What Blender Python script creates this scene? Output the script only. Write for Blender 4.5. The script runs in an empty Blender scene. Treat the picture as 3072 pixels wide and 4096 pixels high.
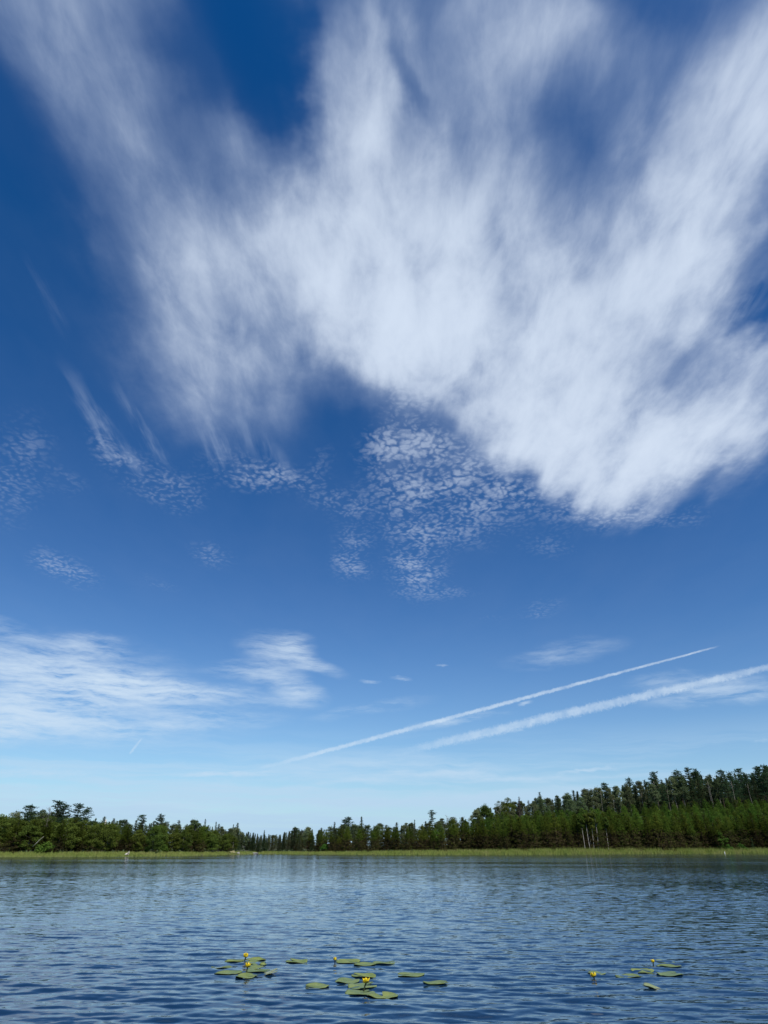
import bpy, math, random
import numpy as np
from mathutils import Vector, Matrix, Euler

random.seed(7)
RNG = np.random.default_rng(11)
sc = bpy.context.scene
COL = sc.collection

# ------------------------------------------------------------------ camera
EYE = 1.25                                   # metres above the lake
cam_d = bpy.data.cameras.new('camera')
cam = bpy.data.objects.new('camera', cam_d)
COL.objects.link(cam)
cam.location = (0, 0, EYE)
cam.rotation_euler = (math.radians(90 + 28.32), 0, 0)
cam_d.sensor_fit = 'VERTICAL'
cam_d.sensor_height = 36.0
cam_d.sensor_width = 27.0
cam_d.lens = 22.0
cam_d.clip_start = 0.05
cam_d.clip_end = 90000
sc.camera = cam

# ------------------------------------------------------------------ exposure
sc.view_settings.view_transform = 'Standard'
sc.view_settings.look = 'None'
sc.view_settings.exposure = 0.0
sc.view_settings.gamma = 1.0
sc.view_settings.use_curve_mapping = False
sc.cycles.transparent_max_bounces = 24
sc.cycles.max_bounces = 6
sc.cycles.diffuse_bounces = 2
sc.cycles.glossy_bounces = 3

# ------------------------------------------------------------------ sun
SUN_EL, SUN_AZ = 53.0, 148.0                 # azimuth clockwise from +Y (the view)
_e, _a = math.radians(SUN_EL), math.radians(SUN_AZ)
SUN_DIR = Vector((math.sin(_a)*math.cos(_e), math.cos(_a)*math.cos(_e), math.sin(_e)))
sun_d = bpy.data.lights.new('sun', 'SUN')
sun_d.energy = 5.0
sun_d.angle = math.radians(0.53)
sun_d.color = (1.0, 0.95, 0.87)
sun = bpy.data.objects.new('sun', sun_d)
COL.objects.link(sun)
sun.rotation_euler = SUN_DIR.to_track_quat('Z', 'Y').to_euler()
sun.location = (0, 0, 50)

# ------------------------------------------------------------------ sky
# Cloud fields are ellipses on a sky chart (stereographic from the zenith):
# centre x, centre y, turn, half axes, cover.
# plane normal, direction along, half length, half widths at the far and near ends (radians), opacity, end fades
TRAILS = [
    ((-0.24357, -0.14611, 0.95882), (0.96159, -0.16542, 0.21906), 0.3633, 0.00296, 0.00147, 0.55, 0.45, 0.07),
    ((-0.21061, -0.11937, 0.97025), (0.93597, -0.31107, 0.1649), 0.3084, 0.00550, 0.00398, 0.52, 0.45, 0.3),
    ((-0.78047, -0.36251, 0.50937), (0.51931, 0.07775, 0.85104), 0.0142, 0.00157, 0.00111, 0.4, 0.3, 0.5),
]
SHEET = [
    (-0.2079, 0.2033, -2.5693, 0.0949, 0.0722, 0.22),
    (-0.1915, 0.2473, -2.5914, 0.0863, 0.0706, 0.24),
    (-0.1929, 0.1654, -2.9521, 0.1173, 0.0653, 0.2),
    (-0.1179, 0.1631, -3.0469, 0.1027, 0.0629, 0.2),
    (-0.1783, 0.3136, -1.7906, 0.1288, 0.0957, 0.22),
    (-0.1704, 0.3881, -1.8517, 0.1381, 0.1024, 0.24),
    (-0.1556, 0.4585, -2.4871, 0.1233, 0.0735, 0.22),
    (-0.0906, 0.4518, -2.9346, 0.0851, 0.0594, 0.12),
    (-0.0616, 0.3596, 1.8926, 0.1016, 0.0682, 0.26),
    (-0.0794, 0.3145, 1.8545, 0.0555, 0.0462, 0.16),
    (-0.0986, 0.4104, 3.0691, 0.0733, 0.0628, 0.08),
    (-0.0807, 0.3588, 2.8546, 0.1272, 0.1167, 0.42),
    (-0.0927, 0.2828, 2.902, 0.0585, 0.05, 0.16),
    (-0.0192, 0.2425, 1.7454, 0.0884, 0.0546, 0.55),
    (-0.0137, 0.285, 1.9415, 0.1224, 0.075, 0.35),
    (0.0078, 0.3467, -3.1143, 0.1255, 0.1151, 0.5),
    (0.0678, 0.3814, -3.1395, 0.1699, 0.1233, 0.45),
    (0.0863, 0.2831, 1.2733, 0.1269, 0.1009, 0.36),
    (0.0695, 0.2063, -3.0025, 0.0905, 0.0704, 0.34),
    (0.0641, 0.4367, -2.8477, 0.1277, 0.082, 0.3),
    (0.1512, 0.4547, -2.8865, 0.1831, 0.1077, 0.5),
    (0.2297, 0.5043, -3.0789, 0.1407, 0.084, 0.6),
    (0.2933, 0.4903, 2.1243, 0.0953, 0.0816, 0.6),
    (0.1877, 0.3785, -2.9526, 0.1622, 0.1378, 0.55),
    (0.2289, 0.2919, 1.6966, 0.1187, 0.0871, 0.5),
    (0.2247, 0.2309, -2.7084, 0.08, 0.0603, 0.3),
    (0.2347, 0.2009, -2.7313, 0.0753, 0.0538, 0.2),
    (0.3263, 0.447, 0.9871, 0.0784, 0.067, 0.5),
    (0.3167, 0.4008, 0.8645, 0.0469, 0.0393, 0.2),
    (0.3145, 0.3859, 0.7365, 0.0573, 0.0383, 0.22),
    (0.1649, 0.5384, -3.008, 0.1101, 0.042, 0.35),
    (0.0188, 0.1457, 3.1415, 0.1599, 0.0565, 0.3),
    (0.1735, 0.1415, -3.1384, 0.1479, 0.0543, 0.3),
    (0.0295, 0.4215, -2.9943, 0.1005, 0.0764, 0.34),
    (0.0805, 0.4784, -2.9372, 0.0889, 0.0523, 0.3),
    (-0.0371, 0.4133, 3.1198, 0.0703, 0.0595, 0.2),
    (0.2562, 0.3132, 1.3002, 0.0931, 0.071, 0.4),
    (0.254, 0.2595, 0.9812, 0.0764, 0.0486, 0.3),
    (0.1526, 0.2073, -3.1253, 0.0693, 0.0351, 0.2),
    (0.2481, 0.3695, 0.7077, 0.0763, 0.0656, 0.35),
    (0.2679, 0.5192, 2.7616, 0.1079, 0.0408, 0.35),
    (0.1466, 0.5082, -2.9329, 0.09, 0.0449, 0.3),
    (0.0046, 0.4635, -3.0113, 0.0967, 0.0602, 0.26),
    (0.1661, 0.2441, 0.7906, 0.0662, 0.0534, 0.12),
    (0.0326, 0.512, 1.5124, 0.078, 0.0693, 0.14),
    (0.0622, 0.5435, -3.0161, 0.0951, 0.0522, 0.09),
    (-0.0167, 0.4319, -3.137, 0.0636, 0.0451, 0.3),
    (0.0263, 0.4547, -2.9905, 0.0653, 0.0424, 0.3),
    (0.1653, 0.2523, 0.8453, 0.0788, 0.0634, 0.2),
    (0.1253, 0.2161, -2.6645, 0.0501, 0.0416, 0.14),
    (0.1171, 0.4888, -2.9289, 0.0846, 0.066, 0.26),
    (0.1415, 0.5367, -2.9875, 0.0879, 0.042, 0.26),
    (0.2093, 0.5551, 3.1077, 0.1178, 0.0284, 0.3),
    (0.2571, 0.5647, 2.9142, 0.0707, 0.0285, 0.22),
]
GAP = [
    (0.1307, 0.2466, 1.46, 0.0454, 0.0252, 0.16),
    (0.1453, 0.2678, 1.5915, 0.0335, 0.0197, 0.1),
    (-0.0698, 0.2111, 1.376, 0.0453, 0.0335, 0.3),
    (-0.093, 0.2056, 0.933, 0.0477, 0.0351, 0.26),
    (-0.0773, 0.2438, 1.2396, 0.0398, 0.029, 0.22),
    (-0.0968, 0.1659, 2.5913, 0.0549, 0.046, 0.25),
    (-0.0655, 0.2839, 2.0613, 0.0464, 0.0366, 0.2),
    (0.0146, 0.2398, 1.0876, 0.0716, 0.0123, 0.22),
    (0.3059, 0.3638, 1.7613, 0.0354, 0.016, 0.36),
    (0.0764, 0.483, -2.8536, 0.0447, 0.0219, 0.1),
    (-0.0932, 0.3106, 3.0933, 0.0391, 0.0287, 0.1),
]
PUFF = [
    (0.0237, 0.5261, -3.1361, 0.0704, 0.0653, 0.7),
    (0.0625, 0.5483, -3.0174, 0.1146, 0.0573, 0.75),
    (0.022, 0.4547, 1.5329, 0.0722, 0.0565, 0.6),
    (0.136, 0.5662, -3.1152, 0.1236, 0.0435, 0.6),
    (0.2451, 0.5723, 2.9236, 0.0898, 0.0336, 0.6),
    (0.0153, 0.594, 3.1282, 0.1151, 0.055, 0.5),
    (-0.0364, 0.6498, 1.5964, 0.0523, 0.0367, 0.62),
    (0.0373, 0.6603, 2.5927, 0.0582, 0.0578, 0.75),
    (0.0914, 0.6105, 3.0595, 0.1104, 0.0405, 0.45),
    (0.1872, 0.6188, 2.9646, 0.0536, 0.0303, 0.3),
    (-0.3363, 0.4876, 2.0466, 0.0647, 0.0484, 0.38),
    (-0.3665, 0.5287, 1.9502, 0.0447, 0.0421, 0.34),
    (-0.3082, 0.5277, -2.4175, 0.0368, 0.0269, 0.28),
    (-0.2322, 0.5364, -2.4679, 0.0788, 0.037, 0.42),
    (-0.1599, 0.5391, -3.0123, 0.064, 0.0329, 0.42),
    (-0.2107, 0.5646, -2.9627, 0.041, 0.0288, 0.4),
    (-0.2658, 0.4968, -1.8651, 0.0548, 0.0254, 0.35),
    (-0.0825, 0.5664, -2.6304, 0.0821, 0.0292, 0.5),
    (-0.129, 0.5525, -3.0352, 0.047, 0.0239, 0.4),
    (-0.3356, 0.6078, -2.2847, 0.0636, 0.0232, 0.68),
    (-0.1907, 0.6285, -2.773, 0.0444, 0.0253, 0.55),
    (-0.2503, 0.6447, -2.6783, 0.0389, 0.0151, 0.3),
    (-0.0618, 0.5436, 1.6506, 0.0333, 0.0285, 0.3),
    (0.3088, 0.4515, 2.2244, 0.0622, 0.0454, 0.25),
    (0.3034, 0.4039, 0.7092, 0.043, 0.0303, 0.4),
    (0.182, 0.6879, 2.7876, 0.047, 0.0157, 0.45),
    (0.1257, 0.707, 2.9319, 0.0324, 0.0107, 0.4),
    (0.0808, 0.6818, 3.0628, 0.048, 0.0213, 0.3),
    (0.3096, 0.5609, 2.4632, 0.0428, 0.0185, 0.25),
]
STREAK = [
    (-0.2718, 0.4602, -1.7415, 0.0602, 0.0161, 0.26),
    (-0.2578, 0.4986, -1.8917, 0.0551, 0.0171, 0.36),
    (-0.2334, 0.4856, -1.8007, 0.055, 0.0119, 0.3),
    (-0.2189, 0.5064, -1.824, 0.0482, 0.0096, 0.3),
    (-0.1652, 0.515, -2.0958, 0.0579, 0.0228, 0.35),
    (-0.2746, 0.3647, -1.6491, 0.0436, 0.0107, 0.12),
    (-0.125, 0.5198, -2.234, 0.0589, 0.0185, 0.25),
    (0.293, 0.3757, 2.1161, 0.0482, 0.0151, 0.3),
]
LOW = [
    (-0.397, 0.6957, -2.5872, 0.1522, 0.0343, 0.45),
    (-0.3354, 0.6973, -2.708, 0.0625, 0.0203, 0.4),
    (-0.3263, 0.7442, -2.7036, 0.1318, 0.0285, 0.6),
    (-0.2631, 0.7688, -2.7706, 0.0859, 0.0213, 0.5),
    (-0.4093, 0.7399, -2.7161, 0.131, 0.0355, 0.6),
    (-0.4317, 0.7519, -2.6925, 0.1114, 0.0252, 0.5),
    (-0.3508, 0.7858, -2.7312, 0.0771, 0.0115, 0.35),
    (-0.406, 0.6492, -2.3502, 0.0673, 0.0185, 0.2),
    (-0.1291, 0.7504, -2.7684, 0.0615, 0.0305, 0.45),
    (-0.1062, 0.743, -2.7895, 0.0335, 0.0196, 0.4),
    (-0.1535, 0.772, -2.8535, 0.0844, 0.0164, 0.4),
    (-0.11, 0.7955, -2.8298, 0.0521, 0.0155, 0.42),
    (-0.0882, 0.7686, -2.784, 0.0513, 0.0132, 0.36),
    (-0.2003, 0.789, -2.8726, 0.0894, 0.0186, 0.35),
    (-0.1109, 0.8084, -2.9449, 0.0524, 0.0168, 0.3),
    (-0.0175, 0.8256, 2.9922, 0.1006, 0.0114, 0.2),
    (-0.2482, 0.8119, -2.998, 0.1643, 0.0188, 0.3),
    (0.3739, 0.7324, 2.6135, 0.0927, 0.0201, 0.45),
    (0.4224, 0.7175, 2.6228, 0.0549, 0.0168, 0.35),
    (0.3256, 0.7389, 2.6686, 0.0557, 0.0124, 0.2),
    (0.2253, 0.7309, 2.7433, 0.0745, 0.018, 0.16),
    (0.1955, 0.7481, 2.8795, 0.0706, 0.0141, 0.12),
    (-0.4269, 0.807, -2.6838, 0.0985, 0.0072, 0.5),
    (-0.4484, 0.8136, -2.6406, 0.0538, 0.0045, 0.3),
    (-0.2176, 0.8829, -2.923, 0.0882, 0.0045, 0.75),
    (-0.1648, 0.8908, -3.009, 0.036, 0.0034, 0.4),
    (0.2618, 0.8697, 2.7614, 0.058, 0.0038, 0.75),
    (0.1055, 0.9029, 3.0688, 0.3189, 0.008, 0.4),
    (0.0191, 0.9169, 3.1386, 0.3124, 0.0046, 0.22),
    (-0.2417, 0.8875, -2.8652, 0.1348, 0.005, 0.25),
    (-0.3185, 0.8995, -2.7837, 0.2623, 0.0194, 0.5),
    (-0.2453, 0.9153, -2.8609, 0.131, 0.01, 0.5),
    (-0.044, 0.9419, -3.0976, 0.1897, 0.0115, 0.4),
    (-0.434, 0.8355, -2.6909, 0.1503, 0.0175, 0.34),
    (-0.0828, 0.9653, -3.0586, 0.3185, 0.0172, 0.3),
    (0.1069, 0.9286, 3.0346, 0.3114, 0.0148, 0.3),
    (-0.3612, 0.7429, -2.6912, 0.2364, 0.0769, 0.42),
    (0.0127, 0.8941, 3.129, 0.4322, 0.0229, 0.2),
    (-0.0201, 0.7928, -3.0882, 0.0174, 0.0034, 0.5),
    (0.0206, 0.7883, -3.1281, 0.0197, 0.0034, 0.5),
    (0.069, 0.7706, 3.0727, 0.0091, 0.0028, 0.35),
    (0.1774, 0.8056, 2.8278, 0.0137, 0.0033, 0.5),
    (0.1709, 0.8425, 2.9029, 0.0152, 0.0028, 0.3),
    (0.0897, 0.8365, 2.8873, 0.0893, 0.0073, 0.35),
    (0.4404, 0.7645, 2.589, 0.0142, 0.003, 0.3),
]


class NT:
    """tiny helper for building node trees"""
    def __init__(self, tree):
        self.t = tree; self.n = tree.nodes; self.l = tree.links
    def add(self, typ, **kw):
        n = self.n.new(typ)
        for k, v in kw.items(): setattr(n, k, v)
        return n
    def put(self, sock, v):
        if isinstance(v, bpy.types.NodeSocket): self.l.new(v, sock)
        elif v is not None: sock.default_value = v
    def math(self, op, a, b=None, c=None, clamp=False):
        n = self.add('ShaderNodeMath', operation=op); n.use_clamp = clamp
        for i, v in enumerate((a, b, c)):
            if v is not None: self.put(n.inputs[i], v)
        return n.outputs[0]
    def vmath(self, op, a, b=None):
        n = self.add('ShaderNodeVectorMath', operation=op)
        self.put(n.inputs[0], a)
        if b is not None:
            self.put(n.inputs['Scale'] if op == 'SCALE' else n.inputs[1], b)
        return n.outputs[0]
    def mapr(self, v, a, b, c=0.0, d=1.0, smooth=True):
        n = self.add('ShaderNodeMapRange', interpolation_type='SMOOTHSTEP' if smooth else 'LINEAR')
        n.clamp = True
        for k, x in zip(('Value', 'From Min', 'From Max', 'To Min', 'To Max'), (v, a, b, c, d)):
            self.put(n.inputs[k], x)
        return n.outputs[0]
    def noise(self, vec, scale, detail=4, rough=0.5, dist=0.0, lac=2.0, color=False, dim='3D'):
        n = self.add('ShaderNodeTexNoise', noise_dimensions=dim)
        self.put(n.inputs['Vector'], vec)
        for k, x in zip(('Scale', 'Detail', 'Roughness', 'Distortion', 'Lacunarity'), (scale, detail, rough, dist, lac)):
            self.put(n.inputs[k], x)
        return n.outputs['Color' if color else 'Fac']
    def mapping(self, vec, loc=(0,0,0), rot=(0,0,0), scale=(1,1,1), typ='POINT'):
        n = self.add('ShaderNodeMapping', vector_type=typ)
        self.put(n.inputs['Vector'], vec)
        n.inputs['Location'].default_value = loc
        n.inputs['Rotation'].default_value = rot
        n.inputs['Scale'].default_value = scale
        return n.outputs[0]
    def mix(self, f, a, b, blend='MIX'):
        n = self.add('ShaderNodeMix', data_type='RGBA', blend_type=blend)
        n.clamp_result = False; n.clamp_factor = True
        self.put(n.inputs['Factor'], f)
        self.put(n.inputs['A'], a); self.put(n.inputs['B'], b)
        return n.outputs['Result']
    def ramp(self, f, stops):
        n = self.add('ShaderNodeValToRGB')
        el = n.color_ramp.elements
        while len(el) < len(stops): el.new(0.5)
        for e, (p, c) in zip(el, stops):
            e.position = p; e.color = (*c, 1) if len(c) == 3 else c
        self.put(n.inputs[0], f)
        return n.outputs[0]

SKY_STRENGTH = 0.1
world = bpy.data.worlds.new('World')
sc.world = world
world.use_nodes = True
world.cycles.sampling_method = 'MANUAL'
world.cycles.sample_map_resolution = 256
world.node_tree.nodes.clear()
W = NT(world.node_tree)
def make_sky():
    geo = W.add('ShaderNodeTexCoord')
    d = geo.outputs['Generated']
    sep = W.add('ShaderNodeSeparateXYZ'); W.l.new(d, sep.inputs[0])
    X, Y, Z = sep.outputs
    Zc = W.math('MAXIMUM', Z, 0.0)
    sky = W.add('ShaderNodeTexSky', sky_type='NISHITA')
    sky.sun_disc = False
    sky.sun_elevation = math.radians(SUN_EL)
    sky.sun_rotation = math.radians(SUN_AZ)
    sky.altitude = 300
    sky.air_density = 1.0
    sky.dust_density = 0.15
    sky.ozone_density = 4.0
    # the camera's rendering of blue: deeper and more contrasty than the physical sky
    ssep = W.add('ShaderNodeSeparateColor')
    W.l.new(W.vmath('SCALE', sky.outputs[0], SKY_STRENGTH), ssep.inputs[0])
    scom = W.add('ShaderNodeCombineColor')
    for i, (gain, gam, off) in enumerate(((1.2, 1.3, -0.033), (1.27, 1.3, -0.014), (1.22, 1.1, -0.012))):
        v = W.math('MULTIPLY_ADD', W.math('POWER', ssep.outputs[i], gam), gain, off)
        v = W.math('MINIMUM', W.math('MAXIMUM', v, 0.001), 1.5)
        W.l.new(W.math('DIVIDE', v, SKY_STRENGTH), scom.inputs[i])
    blue = scom.outputs[0]

    # --- cloud deck coordinates (a plane at cloud height, slightly curved)
    iz = W.math('DIVIDE', 1.0, W.math('ADD', Zc, 0.08))
    cmb = W.add('ShaderNodeCombineXYZ')
    W.l.new(W.math('MULTIPLY', X, iz), cmb.inputs[0]); W.l.new(W.math('MULTIPLY', Y, iz), cmb.inputs[1])
    deck = cmb.outputs[0]
    ic = W.math('DIVIDE', 1.0, W.math('ADD', Zc, 1.0))
    cc = W.add('ShaderNodeCombineXYZ')
    W.l.new(W.math('MULTIPLY', X, ic), cc.inputs[0]); W.l.new(W.math('MULTIPLY', Y, ic), cc.inputs[1])
    chart0 = cc.outputs[0]

    def warp(vec, nvec, scale, amt, detail=4, rough=0.55):
        c = W.noise(nvec, scale, detail, rough, color=True)
        return W.vmath('ADD', vec, W.vmath('SCALE', W.vmath('SUBTRACT', c, (0.5, 0.5, 0.5)), amt))

    def field(vec, blobs):
        tot = None
        for (x, y, t, a, b, w) in blobs:
            m = W.mapping(vec, (x, y, 0), (0, 0, t), (a, b, 1), 'TEXTURE')
            g = W.add('ShaderNodeTexGradient', gradient_type='SPHERICAL'); W.l.new(m, g.inputs[0])
            v = W.mapr(g.outputs['Fac'], 0.0, 1.0, 0.0, w)
            tot = v if tot is None else W.math('ADD', tot, v)
        return tot

    flat = W.mapping(deck, scale=(1, 1, 0))
    streak = W.mapping(flat, scale=(3.2, 0.8, 1))
    # --- the big cirrus sheet
    ch_a = warp(chart0, streak, 1.6, 0.10, 4, 0.5)
    ch_a = warp(ch_a, flat, 9.0, 0.03, 4, 0.6)
    cover = W.math('SUBTRACT', field(ch_a, SHEET), field(ch_a, GAP))
    n_str = W.noise(W.mapping(warp(flat, flat, 1.5, 0.25), scale=(3.0, 1.0, 1)), 1.7, 6, 0.5)
    n_big = W.noise(W.mapping(flat, (3.1, 1.7, 0), scale=(2.2, 1.5, 1)), 1.4, 5, 0.55)
    n_fin = W.noise(W.mapping(flat, (7, 3, 0), scale=(9.0, 4.0, 1)), 1.6, 5, 0.6, 0.25)
    n = W.math('ADD', W.math('ADD', W.math('MULTIPLY', n_str, 0.45), W.math('MULTIPLY', n_big, 0.45)), W.math('MULTIPLY', n_fin, 0.17))
    n = W.math('SUBTRACT', n, 0.035)
    mod = W.mapr(n, 0.36, 0.64, 0.5, 1.4, smooth=False)
    cv = W.math('SUBTRACT', W.math('MULTIPLY', cover, W.mapr(n_fin, 0.3, 0.7, 0.8, 1.2, smooth=False)), 0.06)
    cv = W.math('MULTIPLY', W.math('ADD', cv, W.math('SQRT', W.math('MULTIPLY_ADD', cv, cv, 0.006))), 0.5)
    dens = W.math('MULTIPLY', cv, mod)
    # optical depth to opacity
    sheet = W.math('SUBTRACT', 1.0, W.math('POWER', 2.718, W.math('MULTIPLY', dens, -2.3)))

    # --- cirrocumulus puffs
    ch_b = warp(chart0, flat, 5.0, 0.03, 3)
    pf = field(ch_b, PUFF)
    pv = warp(flat, flat, 14.0, 0.075, 4, 0.6)
    vor = W.add('ShaderNodeTexVoronoi', feature='SMOOTH_F1', voronoi_dimensions='2D')
    W.l.new(W.mapping(pv, rot=(0, 0, 0.5), scale=(1.0, 0.85, 1)), vor.inputs['Vector'])
    vor.inputs['Scale'].default_value = 66.0
    vor.inputs['Smoothness'].default_value = 0.8
    n_p = W.noise(W.mapping(flat, (5, 2, 0)), 9.0, 3, 0.5)
    n_f = W.noise(flat, 60.0, 3, 0.6)
    pd = W.math('ADD', vor.outputs['Distance'], W.math('MULTIPLY', W.math('SUBTRACT', n_f, 0.5), 0.7))
    lim = W.math('MULTIPLY_ADD', W.math('MINIMUM', pf, 0.9), 0.34, W.math('MULTIPLY_ADD', n_p, 1.0, -0.34))
    puff = W.mapr(W.math('SUBTRACT', lim, pd), -0.32, 0.44, 0.0, 1.0)
    puff = W.math('MULTIPLY', puff, W.math('MULTIPLY', W.mapr(pf, 0.02, 0.9, 0.0, 0.44), W.mapr(n_p, 0.35, 0.62, 0.55, 1.1)))

    # --- fallstreak wisps beside the sheet
    sf = field(ch_b, STREAK)
    s_n = W.noise(W.mapping(flat, (1, 4, 0), rot=(0, 0, 0.25), scale=(26, 3.5, 1)), 1.0, 4, 0.55)
    wisp = W.math('MULTIPLY', W.mapr(s_n, 0.42, 0.68), W.math('MULTIPLY', sf, 0.8))

    # --- low wispy cirrus and streaks above the horizon
    low_s = W.mapping(flat, scale=(1.0, 1.0, 1))
    ch_c = warp(chart0, W.mapping(chart0, scale=(10, 30, 1)), 1.0, 0.026, 6, 0.66)
    lf = field(ch_c, LOW)
    dz = warp(d, d, 14.0, 0.016, 3)
    l_n = W.noise(W.mapping(dz, (2, 5, 0), scale=(13, 13, 85)), 1.0, 8, 0.66)
    low = W.math('MULTIPLY', lf, W.mapr(l_n, 0.36, 0.66, 0.04, 1.4, smooth=False))
    low = W.math('SUBTRACT', 1.0, W.math('POWER', 2.718, W.math('MULTIPLY', low, -1.5)))

    # --- aircraft trails: great arcs across the sky with ragged edges
    trail = None
    for (nv, tv, L, wa, wb, amt, fa, fb) in TRAILS:
        def dot(v):
            q = W.add('ShaderNodeVectorMath', operation='DOT_PRODUCT'); W.l.new(d, q.inputs[0]); q.inputs[1].default_value = v
            return q.outputs['Value']
        sp = W.math('DIVIDE', dot(tv), L)                       # -1 .. 1 along the arc
        wid = W.math('MULTIPLY', W.mapr(sp, -1, 1, wa, wb, smooth=False), W.math('MULTIPLY_ADD', W.math('MULTIPLY', sp, sp), -0.85, 1.85))
        off = W.math('MULTIPLY', W.math('SUBTRACT', W.noise(d, 90, 4, 0.6), 0.5), W.math('MULTIPLY', wid, 0.8))
        off = W.math('ADD', off, W.math('MULTIPLY', W.math('SUBTRACT', W.noise(d, 320, 2, 0.6), 0.5), W.math('MULTIPLY', wid, 0.8)))
        dist = W.math('ABSOLUTE', W.math('ADD', dot(nv), off))
        a = W.mapr(W.math('DIVIDE', dist, wid), 0.25, 1.0, 1.0, 0.0)
        a = W.math('MULTIPLY', a, W.math('MULTIPLY', W.mapr(sp, -1, -1+fa), W.mapr(sp, 1, 1-fb)))
        a = W.math('MULTIPLY', a, W.mapr(W.noise(d, 40, 5, 0.65), 0.32, 0.68, amt*0.45, amt*1.2, smooth=False))
        trail = a if trail is None else W.math('MAXIMUM', trail, a)

    # --- thin level veils low down, all the way round the horizon
    v_n = W.noise(W.mapping(dz, (7, 1, 3), scale=(3.0, 3.0, 55)), 1.0, 6, 0.6)
    veil = W.math('MULTIPLY', W.mapr(v_n, 0.38, 0.62), W.math('MULTIPLY', W.mapr(Zc, 0.0, 0.025), W.mapr(Zc, 0.04, 0.17, 0.8, 0.0)))
    # --- compose, front cloud over back
    k = 1.0 / SKY_STRENGTH
    thin = (0.32*k, 0.42*k, 0.62*k, 1)
    thick = (0.67*k, 0.77*k, 0.92*k, 1)
    ccol = W.mix(W.mapr(sheet, 0.3, 0.98), thin, thick)
    out = W.mix(sheet, blue, ccol)
    out = W.mix(W.math('MINIMUM', puff, 1.0), out, (0.56*k, 0.66*k, 0.83*k, 1))
    out = W.mix(W.math('MINIMUM', wisp, 0.6), out, (0.48*k, 0.60*k, 0.80*k, 1))
    lowc = (0.66*k, 0.79*k, 0.93*k, 1)
    out = W.mix(low, out, lowc)
    out = W.mix(veil, out, (0.58*k, 0.74*k, 0.90*k, 1))
    out = W.mix(trail, out, (0.72*k, 0.84*k, 0.96*k, 1))
    haze = W.math('POWER', W.math('SUBTRACT', 1.0, Zc), 11.0)
    out = W.mix(W.math('MULTIPLY', haze, 0.95), out, (0.38*k, 0.59*k, 0.81*k, 1))
    bg = W.add('ShaderNodeBackground')
    W.l.new(out, bg.inputs['Color']); bg.inputs['Strength'].default_value = SKY_STRENGTH
    o = W.add('ShaderNodeOutputWorld'); W.l.new(bg.outputs[0], o.inputs['Surface'])
make_sky()


# ------------------------------------------------------------------ layout tables (degrees, metres)
SHORE = [
    (-40.427, 156.21),
    (-35.458, 152.655),
    (-28.257, 150.329),
    (-25.057, 148.584),
    (-21.682, 148.274),
    (-18.142, 151.655),
    (-14.455, 167.83),
    (-11.606, 195.599),
    (-9.865, 220.459),
    (-6.717, 202.467),
    (0.0, 178.954),
    (9.235, 185.382),
    (15.065, 198.419),
    (22.201, 234.591),
    (28.306, 253.474),
    (35.894, 275.478),
    (43.039, 275.115),
]
TOP_FRONT = [
    (-34.892, 2.113),
    (-28.952, 2.238),
    (-25.696, 2.304),
    (-22.197, 2.093),
    (-18.53, 1.829),
    (-14.741, 1.688),
    (-12.771, 1.382),
    (-11.764, 1.085),
    (-9.968, 0.79),
    (-7.517, 1.189),
    (-5.82, 1.41),
    (-3.401, 1.889),
    (0.0, 1.966),
    (2.129, 1.745),
    (3.352, 1.651),
    (5.414, 2.196),
    (7.461, 2.425),
    (11.494, 2.615),
    (15.425, 2.752),
    (21.004, 2.578),
    (24.481, 2.344),
    (29.039, 2.578),
    (35.418, 2.556),
]
TOP_BACK = [
    (-35.03, 2.568),
    (-29.019, 2.497),
    (-25.765, 2.605),
    (-23.507, 2.482),
    (-21.867, 2.218),
    (-19.331, 2.203),
    (-16.714, 2.165),
    (-14.399, 2.011),
    (-13.198, 1.7),
    (-11.606, 1.442),
    (-10.403, 1.215),
    (-8.812, 1.149),
    (-7.532, 1.405),
    (-6.849, 1.733),
    (-4.816, 1.594),
    (-2.788, 1.927),
    (0.0, 1.892),
    (2.954, 2.018),
    (5.417, 2.251),
    (7.464, 2.462),
]
TOP_SLOPE = [
    (6.439, 2.32),
    (9.487, 2.522),
    (15.435, 2.824),
    (19.281, 3.19),
    (22.956, 3.391),
    (26.437, 3.467),
    (29.279, 3.51),
    (35.699, 3.47),
]
TOP_RIDGE = [
    (6.242, 2.431),
    (7.916, 3.106),
    (9.564, 3.407),
    (11.598, 3.606),
    (14.623, 4.003),
    (17.613, 4.528),
    (19.556, 4.768),
    (21.47, 5.033),
    (23.332, 5.217),
    (25.128, 5.286),
    (26.854, 5.245),
    (28.547, 5.268),
    (29.769, 5.411),
    (36.272, 5.33),
]
REED_HEIGHT = [
    (-28, 0.62),
    (-18, 0.6),
    (-10, 0.45),
    (-6, 0.5),
    (0, 0.75),
    (8, 1.1),
    (14, 1.45),
    (20, 1.55),
    (29, 1.6),
    (40, 1.6),
]
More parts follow.
